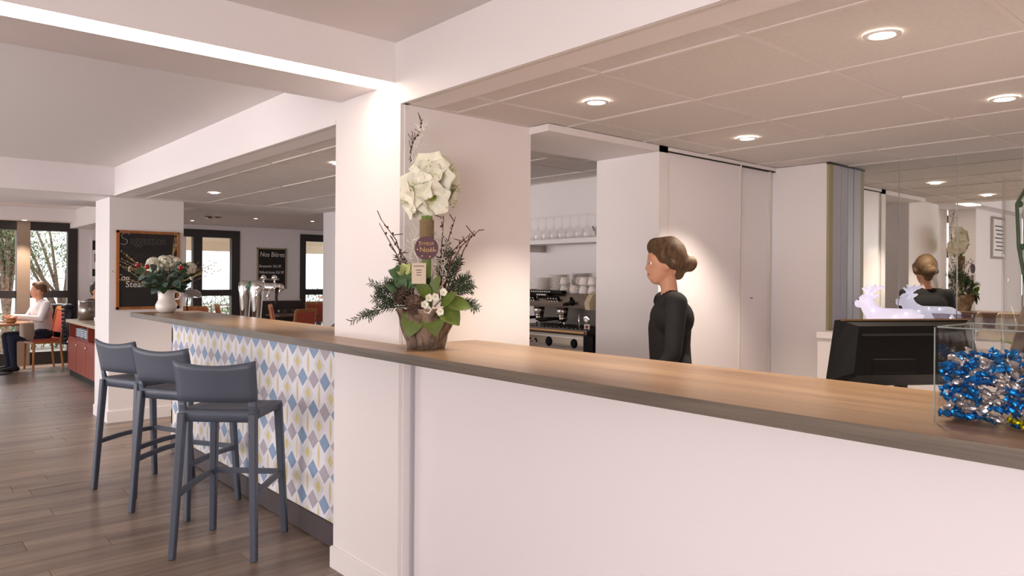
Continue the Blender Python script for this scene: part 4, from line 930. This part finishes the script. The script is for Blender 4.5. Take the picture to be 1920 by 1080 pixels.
# ------------------------------------------------------------------ orchid in tall glass
OC=V((2.06,.49,CT))
t=thing('orchid_vase','tall glass cylinder holding an orchid and bark at the counter end','vase',OC)
MB().lathe([(.001,0),(.07,0),(.071,.01),(.071,.55),(.068,.55),(.067,.015),(.001,.012)],36).build('cylinder',GLASS,t,True)
m=MB(); 
for k in range(7): a=k*.9; m.tube([(.03*math.cos(a),.03*math.sin(a),.012),(.045*math.cos(a+.4),.045*math.sin(a+.4),.1),(.03*math.cos(a+.8),.03*math.sin(a+.8),.2+.02*(k%3))],[.016,.02,.008],8)
m.build('driftwood',BARK,t)
for k in range(2):
    m=MB(); pts=[V((.02,0,.1)),-RT*.02+V((0,0,.25)),-RT*(.045-.02*k)+V((0,0,.38)),-RT*(.05-.03*k)+V((0,0,.48)),-RT*.02+RT*.03*k+V((0,0,.535))]; m.tube(pts,.004,8)
    for q in range(2,5): m.ell(pts[q]+RT*.008,(.006,.006,.008),8,6)
    m.build('orchid_stem',DKGREEN,t,True)
for k in range(3):
    m=MB(); m.leaf((0,0,.12),dirc(.8*math.cos(k*2.1),.6,.8*math.sin(k*2.1)),(0,0,1),.11,.045,.3,6); m.build('orchid_leaf',GREEN,t,True)
for q,c in enumerate((RT*.01+V((0,0,.56)),RT*.04+V((0,0,.50)))):
    b=MB().ell(c-FW*.01,.006,8,6).build('orchid_bloom',PETALG,t,True)
    for k in range(5):
        s=Matrix.Rotation(k*1.257,3,-FW)@UP; m=MB(); m.leaf(c-FW*.01,s-FW*.2,-FW,.042,.045,.1,4,0,.1,.7); m.build('petal',WPETAL,b,True)
# ------------------------------------------------------------------ beer tower and tap
t=thing('beer_tower','chromed beer dispensing tower with taps behind the bar','beer tap',(2.25,5.6,0))
MB().bbox(-.14,.14,-.45,.35,.9,1.0,.01).build('drip_base',STEEL,t)
for k,(a,cl) in enumerate(((.25,CHROME),(.01,CHROME))):
    m=MB(); m.lathe([(.05,0),(.034,.04),(.034,.16),(.044,.3),(.054,.37),(.05,.41),(.035,.43),(.001,.432)],24,(0,a,.99)); o=m.build('column',cl,t,True)
    if k: m=MB(); m.ell((-.035,a+.04,1.38),(.03,.028,.036)); m.build('badge',mat('green_badge','2f6b50',.35),o,True)
m=MB(); m.tube([(0,.02,1.36),(0,-.1,1.375),(0,-.42,1.37)],.032,16); m.build('arm',CHROME,t,True)
for k,y_ in enumerate((-.2,-.4)):
    m=MB(); m.tube([(-.02,y_,1.37),(-.07,y_,1.35),(-.085,y_,1.31),(-.085,y_,1.29)],[.014,.012,.01,.008],10); o=m.build('tap_spout',CHROME,t,True); m=MB(); m.tube([(-.03,y_,1.39),(-.04,y_-.01,1.43)],.007,8); m.ell((-.04,y_-.01,1.445),.02,12,8); m.build('tap_handle',CHROME,o,True)
m=MB(); m.tube([(-.03,-.44,1.37),(-.05,-.47,1.3),(-.055,-.5,1.22)],[.014,.01,.008],10); m.build('hose',BLACK,t,True)
t=thing('sink_faucet','curved chrome sink faucet behind the bar beside the pillar','faucet',(2.22,4.22,0)); m=MB(); m.tube([(0,-.1,.9),(0,-.1,1.14),(0,-.08,1.17),(0,0,1.165),(0,.09,1.13)],.013,12); m.build('spout',CHROME,t,True); m=MB(); m.lathe([(.03,0),(.028,.03),(.001,.032)],16,(0,-.1,.9)); m.build('base',CHROME,t,True)
t=thing('back_bar','low steel work counter behind the bar front','counter',(0,0,0)); MB().bbox(2.06,2.6,3.5,6.35,.86,.9,.004).build('worktop',STEEL,t); MB().box(2.08,2.58,3.5,6.35,0,.86).build('cabinet',PAINT,t)
# ------------------------------------------------------------------ restaurant furniture
def make_chair():
    t=thing('dining_chair','beech dining chair with brick red padded back','chair')
    MB().bbox(-.2,.2,-.2,.2,.43,.475,.01).build('seat',PAD,t); MB().box(-.195,.195,-.195,.195,.40,.43).build('seat_frame',BEECH,t)
    for s in (-1,1):
        m=MB(); m.tube([(.18,s*.18,.42),(.19,s*.185,0)],[.02,.015],8); m.build('leg',BEECH,t)
        m=MB(); m.tube([(-.18,s*.18,.45),(-.22,s*.185,0)],[.02,.015],8); m.build('leg',BEECH,t)
        m=MB(); m.prism([(-.2,.42),(-.165,.42),(-.205,.7),(-.255,.94),(-.285,.94),(-.24,.7)],1,s*.2-.018,s*.2+.018); m.build('back_post',BEECH,t)
    m=MB(); m.prism([(-.222,.56),(-.195,.56),(-.255,.9),(-.28,.9)],1,-.182,.182); m.build('backrest',PAD,t)
    m=MB(); m.prism([(-.272,.9),(-.25,.9),(-.262,.955),(-.288,.955)],1,-.2,.2); m.build('top_rail',BEECH,t)
    return t
ch=make_chair(); ch.location=(5.5,12.4,0); ch.rotation_euler=(0,0,-.5); tag(ch,'beech dining chair with red back left of the dark dining table','chair','dining chairs in the restaurant')
for x,y,a,lb in ((4.92,10.82,1.9,'beech dining chair with red back pushed up before the dark table'),(6.55,13.2,-1.7,'beech dining chair with red back behind the dark table by the window'),(4.98,10.2,2.5,'beech dining chair with red back half hidden by the bar wall end'),(4.75,12.9,-.2,'beech dining chair with red back behind the beer tower'),(4.1,12.6,.9,'beech dining chair with red back in front of the terrace window door')):
    dup(ch,(x,y,0),a,lb)
mc=dup(ch,(1.97,13.27,0),math.radians(190),'beech dining chair carrying a dark quilted jacket'); mc['group']='dining chairs in the restaurant'
def table(name,loc,label,round_,r,top,legm,h=.745):
    t=thing(name,label,'table',loc)
    if round_: MB().lathe([(.001,h-.03),(r-.01,h-.03),(r,h-.02),(r,h-.006),(r-.006,h),(.001,h)],40).build('table_top',top,t)
    else: MB().bbox(-r,r,-r*.75,r*.75,h-.03,h,.004).build('table_top',top,t)
    m=MB(); m.tube([(0,0,.02),(0,0,h-.03)],.035,14); m.build('pedestal',legm,t); MB().lathe([(.001,0),(.24,0),(.24,.012),(.06,.03),(.001,.03)],28).build('base',legm,t); return t
table('dining_table',(5.9,13.0,0),'dark wood dining table set with glasses',False,.4,TABLEW,BLACKM)
table('bistro_table',(1.3,13.0,0),'round beech table where the man in a white shirt sits',True,.5,BEECH,BLACKM)
for k,(x,y,lb) in enumerate(((5.68,12.85,'water glass on the dark dining table beside the shaker'),(5.83,12.82,'water glass on the dark dining table near its middle'))):
    tag(put('water_glass',tg,None,(x,y,.745)),lb,'glass','glasses on the dark table')
t=thing('salt_shaker','small salt shaker on the dark dining table','shaker',(5.58,12.9,.745)); MB().lathe([(.001,0),(.02,0),(.018,.06),(.001,.062)],14).build('jar',GLASS,t,True); MB().lathe([(.019,.06),(.018,.085),(.001,.09)],14).build('cap',STEEL,t,True)
for k,(x,y) in enumerate(((5.98,12.9),(6.15,13.1))): 
    m=MB(); m.add([(-.06,-.04,0),(.06,-.04,0),(.06,.04,0),(-.06,.04,0),(0,-.03,.05),(0,.03,.05)],[(3,2,1,0),(0,1,4),(1,2,5,4),(2,3,5),(3,0,4,5)]); o=m.build('napkin',PAINT,None,False,(x,y,.7452)); tag(o,('folded white napkin near the glasses on the dark table','folded white napkin at the window end of the dark table')[k],'napkin')
# things on the bistro table
t=thing('bread_basket','small orange bowl of bread on the round table','bowl',(1.5,12.78,.745)); MB().lathe([(.001,0),(.05,0),(.085,.05),(.08,.05),(.045,.01),(.001,.01)],24).build('bowl',BEECH,t,True)
for k in range(3): m=MB(); m.ell((.03*math.cos(k*2.1),.03*math.sin(k*2.1),.055),(.04,.025,.022),10,6); m.build('bread_roll',mat('bread','a86a3c',.8) if k==0 else bpy.data.materials['bread'],t,True)
t=thing('dinner_plate','white dinner plate in front of the seated man','plate',(1.5,13.12,.7455)); MB().lathe([(.001,0),(.07,0),(.125,.016),(.125,.019),(.07,.005),(.001,.004)],28).build('dish',PORC,t,True); MB().ell((0,0,.023),(.06,.05,.018),12,6).build('food',mat('sauce_brown','6d3f2a',.6),t,True)
for k,(x,y) in enumerate(((1.17,12.9),)): tag(put('water_glass',tg,None,(x,y,.745)),'water glass on the round table by the bay window','glass')
t=thing('tablecloth','pale cloth hanging from the round table edge','cloth',(0,0,0)); m=MB(); vs=[];fs=[]
for i in range(9):
    for j in range(7):
        s=i/8-.5; v=j/6; a=math.radians(-25)+s*1.1; r=.5+.012+.02*math.sin(i*1.9)*v; vs.append((1.3+r*math.cos(a),13.0+r*math.sin(a),.746-(.17+.1*math.cos(s*3))*v if j else .748))
for i in range(8):
    for j in range(6): a=i*7+j; fs.append((a,a+1,a+8,a+7))
m.add(vs,fs); o=m.build('drape',mat('ecru_cloth','d8cbb8',.9),t,True); o.modifiers.new('thick','SOLIDIFY').thickness=.003
# seated man
SHIRT=mat('white_shirt','ece6e6',.8); JEANS=mat('dark_blue_trousers','23283c',.85); SHOE=mat('black_shoe','1a1716',.5)
def seated(name,label,loc,ang,top,bottom,hairm,reach,look,hairlen=0):
    t=thing(name,label,'person',loc,ang); hc=V((.05,0,1.2)); P=head(hc,0,look)+[((.02,0,1.04),(.04,0,1.13),.055,.052,0)]
    P+=[((-.02,0,.54),(-.02,0,.54),(.13,.17,.11),.13,2),((-.02,0,.62),(.0,0,.86),.13,.14,1),((.0,.07,.9),(.0,-.07,.9),.135,.135,1),((.0,.12,1.0),(.0,-.12,1.0),.075,.075,1)]
    for s in (-1,1):
        sh=V((0,s*.18,1.0)); el=V((.1,s*.27,.78)); wr=V(reach[0])*1; wr=V((wr.x,s*abs(wr.y),wr.z)); P+=[(sh,el,.065,.05,1),(el,wr,.05,.034,1)]+hand(wr,(1,-s*.3,-.1),(0,-s,.4),0,.5)
        hp=V((0,s*.1,.53)); kn=V((.43,s*.12,.52)); an=V((.40,s*.12,.09)); P+=[(hp,kn,.095,.065,2),(kn,an,.062,.042,2),(an+V((-.04,0,-.045)),an+V((.15,0,-.055)),.04,.032,3)]
    figure(t,'body',P,[SKIN,top,bottom,SHOE],.012); eyes(t,hc,look)
    f=V(look).normalized(); H=[(hc-f*.02+V((0,0,.05)),hc-f*.02+V((0,0,.05)),(.1,.092,.092),.1,0),(hc+f*.04+V((0,0,.1)),hc-f*.04+V((0,0,.1)),.042,.05,0),(hc-f*.075,hc-f*.07+V((0,0,-.03-hairlen)),.05,.035,0)]
    figure(t,'hair',H,[hairm],.01); return t
seated('person','man in a white shirt seated at the round table by the window',(1.95,13.27,0),math.radians(190),SHIRT,JEANS,mat('grey_brown_hair','6b4a36',.6),((.34,.13,.82),),(1,-.1,0))
seated('person','person in a maroon top seated behind the red sideboard',(2.66,13.2,0),math.radians(-50),mat('maroon_knit','3e1f26',.85),JEANS,HAIRD,((.3,.12,.8),),(1,.1,-.05),.02)
t=thing('quilted_jacket','dark quilted down jacket hung over the beech chair back','jacket',(1.97,13.27,0),math.radians(190)); JK=mat('charcoal_quilted_nylon','34343c',.45)
for k in range(10):
    z=.96-k*.062; o_=.012*k*.3; m=MB(); pp=[(-.17-o_*.3,.235),(-.24,.255),(-.31-o_,.235),(-.335-o_,.12),(-.34-o_,0),(-.335-o_,-.12),(-.31-o_,-.235),(-.24,-.255),(-.17-o_*.3,-.235)]
    m.tube([(x,y,z+.006*math.sin(x*40+y*20)) for x,y in pp],[.022]+[.034]*7+[.022],8); m.build('quilt_roll',JK,t,True)
m=MB(); m.tube([(-.28,.27,.88),(-.24,.31,.7),(-.27,.3,.42)],[.05,.05,.04],10); m.build('sleeve',JK,t,True)
# sideboard
t=thing('sideboard','cherry red sideboard with stone top and open plate shelf','sideboard',(0,0,0)); sx=2.13
MB().box(sx+.02,2.55,9.9,12.28,.08,.56).build('lower_carcass',CHERRY,t); MB().bbox(sx-.02,2.57,9.86,12.32,.765,.805,.004).build('stone_top',mat('speckled_stone','cfc0a8',.4,noise_amt=.2,nscale=120),t); MB().box(sx+.03,2.53,9.9,12.28,0,.08).build('plinth',BLACKM,t)
MB().box(2.5,2.55,9.9,12.28,.56,.765).build('shelf_back',CHERRY,t)
for yy in (9.9,11.05,12.24): MB().box(sx+.02,2.52,yy,yy+.04,.56,.765).build('upright',CHERRY,t)
for k in range(4):
    o=MB().bbox(sx,sx+.02,9.92+k*.59,10.49+k*.59,.1,.55,.004).build('cabinet_door',CHERRY,t); m=MB(); m.ell((sx-.012,10.42+k*.59,.48),.016,10,8); m.build('knob',CHROME,o,True)
bw=MB(); bw.lathe([(.001,0),(.03,0),(.06,.035),(.057,.035),(.028,.006),(.001,.006)],18); bw=bw.mesh('stacked_bowl',mat('pale_blue_bowl','c9d3de',.3),True)
for k in range(7):
    for q in range(4): tag(put('stacked_bowl',bw,None,(sx+.11,10.25+k*.27 if k<3 else 10.45+k*.26,.5605+q*.03)),'pale blue-white bowl, '+('bottom','second lowest','second highest','top')[q]+' of its stack on the open sideboard shelf','bowl','bowls stacked in the sideboard')
t=thing('steel_canister','brushed steel canister standing on the sideboard','canister',(2.3,11.95,.805)); MB().lathe([(.001,0),(.1,0),(.1,.27),(.001,.27)],28).build('body',STEEL,t,True); MB().lathe([(.102,.262),(.102,.282),(.001,.285)],28).build('lid',CHROME,t,True)
for k in range(3): 
    m=MB(); m.lathe([(.001,0),(.03,0),(.036,.07),(.034,.07),(.028,.005),(.001,.005)],16); o=m.build('breakfast_cup',PORC,None,True,(2.25+.02*k,10.95+.14*k,.8052)); tag(o,('white cup on the sideboard closest to the pillar','white cup in the middle of the sideboard row','white cup on the sideboard next to the canister')[k],'cup')
t=thing('wall_poster','narrow black and white poster on the wall by the bay window','poster',(2.95,YW,1.75)); MB().box(-.2,.2,-.015,0,-.36,.36).build('sheet',PAINT,t)
for a,b,c,d in ((-.18,.1,.12,.28),(-.15,.15,-.08,.06),(-.18,.05,-.32,-.2)): MB().box(a,b,-.0165,-.0145,c,d).build('print_block',BLACKM,t)
# heat lamp with fruit
t=thing('heat_lamp','chromed domed buffet lamp beside the terrace window','lamp',(3.5,11.2,0)); MB().lathe([(.16,1.13),(.155,1.16),(.13,1.21),(.08,1.245),(.001,1.25)],28).build('dome',CHROME,t,True)
m=MB(); m.tube([(0,0,.8),(.0,.1,.82),(0,.16,1.0),(0,.1,1.25),(0,0,1.27),(0,0,1.25)],.01,8); m.build('arm',BLACK,t,True); MB().lathe([(.09,.76),(.09,.775),(.02,.8),(.001,.8)],20).build('lamp_foot',BLACK,t)
for k in range(3): m=MB(); m.ell((-.1+.08*k,-.2+.03*(k%2),.797),.036,12,8); o=m.build('orange',mat('orange_peel','d9762a',.5) if k==0 else bpy.data.materials['orange_peel'],None,True,(3.5,11.2,0)); tag(o,'ripe orange on the black buffet table by the domed lamp','orange','oranges under the lamp')
t=thing('buffet_table','black buffet table under the domed lamp','table',(3.5,11.2,0)); MB().bbox(-.4,.4,-.35,.35,.73,.76,.004).build('top',BLACKM,t)
for a,b in ((-.36,-.31),(.36,-.31),(.36,.31),(-.36,.31)): MB().box(a-.02,a+.02,b-.02,b+.02,0,.73).build('leg',BLACKM,t)
# ------------------------------------------------------------------ outdoors
struct('ground_terrace',B(-8,22,14.1,40,-.15,-.05),mat('pale_paving','c9bfb4',.9,noise_amt=.15,nscale=3),'pale paved terrace outside the windows','ground')
def foliage(t,name,c,r,n,m_,ls=.09,seed=1,dens=None):
    rr=random.Random(seed); m=MB()
    for k in range(n):
        d=V((rr.gauss(0,1),rr.gauss(0,1),rr.gauss(0,1))).normalized(); q=rr.random()**.4; p=V((c[0]+d.x*r[0]*q,c[1]+d.y*r[1]*q,max(.02,c[2]+d.z*r[2]*q)))
        m.leaf(p,V((rr.uniform(-1,1),rr.uniform(-1,1),rr.uniform(-.9,.5))),V((rr.uniform(-1,1),rr.uniform(-1,1),1)),ls*rr.uniform(.7,1.4),ls*.24,.15,2)
    o=m.build(name,m_,t); o['kind']='stuff'; return o
OLV=mat('olive_leaf','7f8d54',.6,noise_amt=.4,nscale=6); HEDGE=mat('hedge_leaf','6f8a45',.6,noise_amt=.4,nscale=6)
def tree(name,label,loc,h,spread,leafm,n,seed,ls=.12):
    t=thing(name,label,'tree',loc); rr=random.Random(seed); m=MB(); m.tube([(0,0,-.06),(.05,0,h*.3)],[.07,.055],9)
    tips=[]
    for k in range(13):
        a=k*2.4; e=V((math.cos(a)*spread*rr.uniform(.5,1),math.sin(a)*spread*rr.uniform(.3,.8),h*rr.uniform(.5,1))); p0=V((.05,0,h*rr.uniform(.1,.3))); mid=p0.lerp(e,.5)+V((0,0,.15)); m.tube([p0,mid,e],[.04,.025,.008],6); tips+=[e,mid.lerp(e,.5)]
        for q in range(3): f=e+V((rr.uniform(-.5,.5),rr.uniform(-.4,.4),rr.uniform(-.1,.5))); m.tube([mid.lerp(e,.3+.2*q),f],[.012,.004],5); tips.append(f)
    m.build('trunk',BARK,t); m=MB()
    for k in range(n):
        c=rr.choice(tips)+V((rr.gauss(0,.22),rr.gauss(0,.22),rr.gauss(0,.2))); m.leaf(c,V((rr.uniform(-1,1),rr.uniform(-1,1),rr.uniform(-1,.3))),V((rr.uniform(-1,1),rr.uniform(-1,1),1)),ls*rr.uniform(.6,1.3),ls*.22,.15,2)
    o=m.build('foliage',leafm,t); o['kind']='stuff'; return t
tree('olive_tree','leaning pale green tree outside the bay window door',(3.0,18.3,0),3.2,1.5,OLV,5200,4)
tree('cypress_bush','dark green bushy tree at the edge of the bay window',(1.78,16.1,0),3.3,.3,mat('cypress_leaf','4f6338',.7,noise_amt=.4,nscale=6),5200,9,.1)
for k,(x,y,rx,rz,lb) in enumerate(((2.6,17.4,1.5,.5,'low green shrub under the trees outside the bay window'),(5.9,18.2,1.7,.75,'trimmed green hedge beyond the terrace door'),(8.9,18.6,1.6,.8,'trimmed green hedge outside the window beside the small chalkboard'))):
    t=thing('hedge',lb,'hedge',(x,y,0)); foliage(t,'foliage',(0,0,rz*.75),(rx,.4,rz*.75),2600,HEDGE,.11,30+k); m=MB()
    for q in range(6): m.tube([(-rx*.7+q*rx*.28,0,-.05),(-rx*.7+q*rx*.28+.05,.03,rz)],.012,6)
    m.build('stems',TWIG,t)
t=thing('terrace_awning','cream terrace awning outside the restaurant windows','awning',(0,0,0)); CREAM=mat('cream_canvas','dccdb4',.85)
m=MB(); m.add([(3.4,14.15,2.62),(10,14.15,2.62),(10,16.2,2.2),(3.4,16.2,2.2)],[(0,1,2,3)]); o=m.build('canopy',CREAM,t); o.modifiers.new('thick','SOLIDIFY').thickness=.02; MB().box(3.4,10,16.19,16.21,1.98,2.22).build('valance',CREAM,t)
for x in (3.45,6.6,9.9): m=MB(); m.tube([(x,16.15,-.05),(x,16.15,2.2)],.03,8); m.build('post',CREAM,t)
t=thing('terrace_chair','thin grey metal chair on the terrace','chair',(6.05,16.6,-.05),.6); 
m=MB()
for s in (-1,1): m.tube([(-.22,s*.2,0),(.15,s*.2,.45),(.2,s*.2,.45)],.011,6); m.tube([(.22,s*.2,0),(-.15,s*.2,.45),(-.22,s*.2,.85)],.011,6)
m.tube([(-.22,-.2,.85),(-.22,.2,.85)],.011,6); m.build('frame',DSTEEL,t); 
for k in range(5): MB().box(-.17+.075*k,-.12+.075*k,-.2,.2,.45,.462).build('slat',DSTEEL,t)
seated('person','person in a blue top sitting outside the far window door',(8.5,16.3,0),math.radians(160),mat('blue_top','2f4a78',.85),JEANS,HAIRD,((.3,.12,.95),),(1,.1,-.1))
dup(ch,(8.5,16.3,-.05),math.radians(160),'beech chair on the terrace carrying the person in blue')
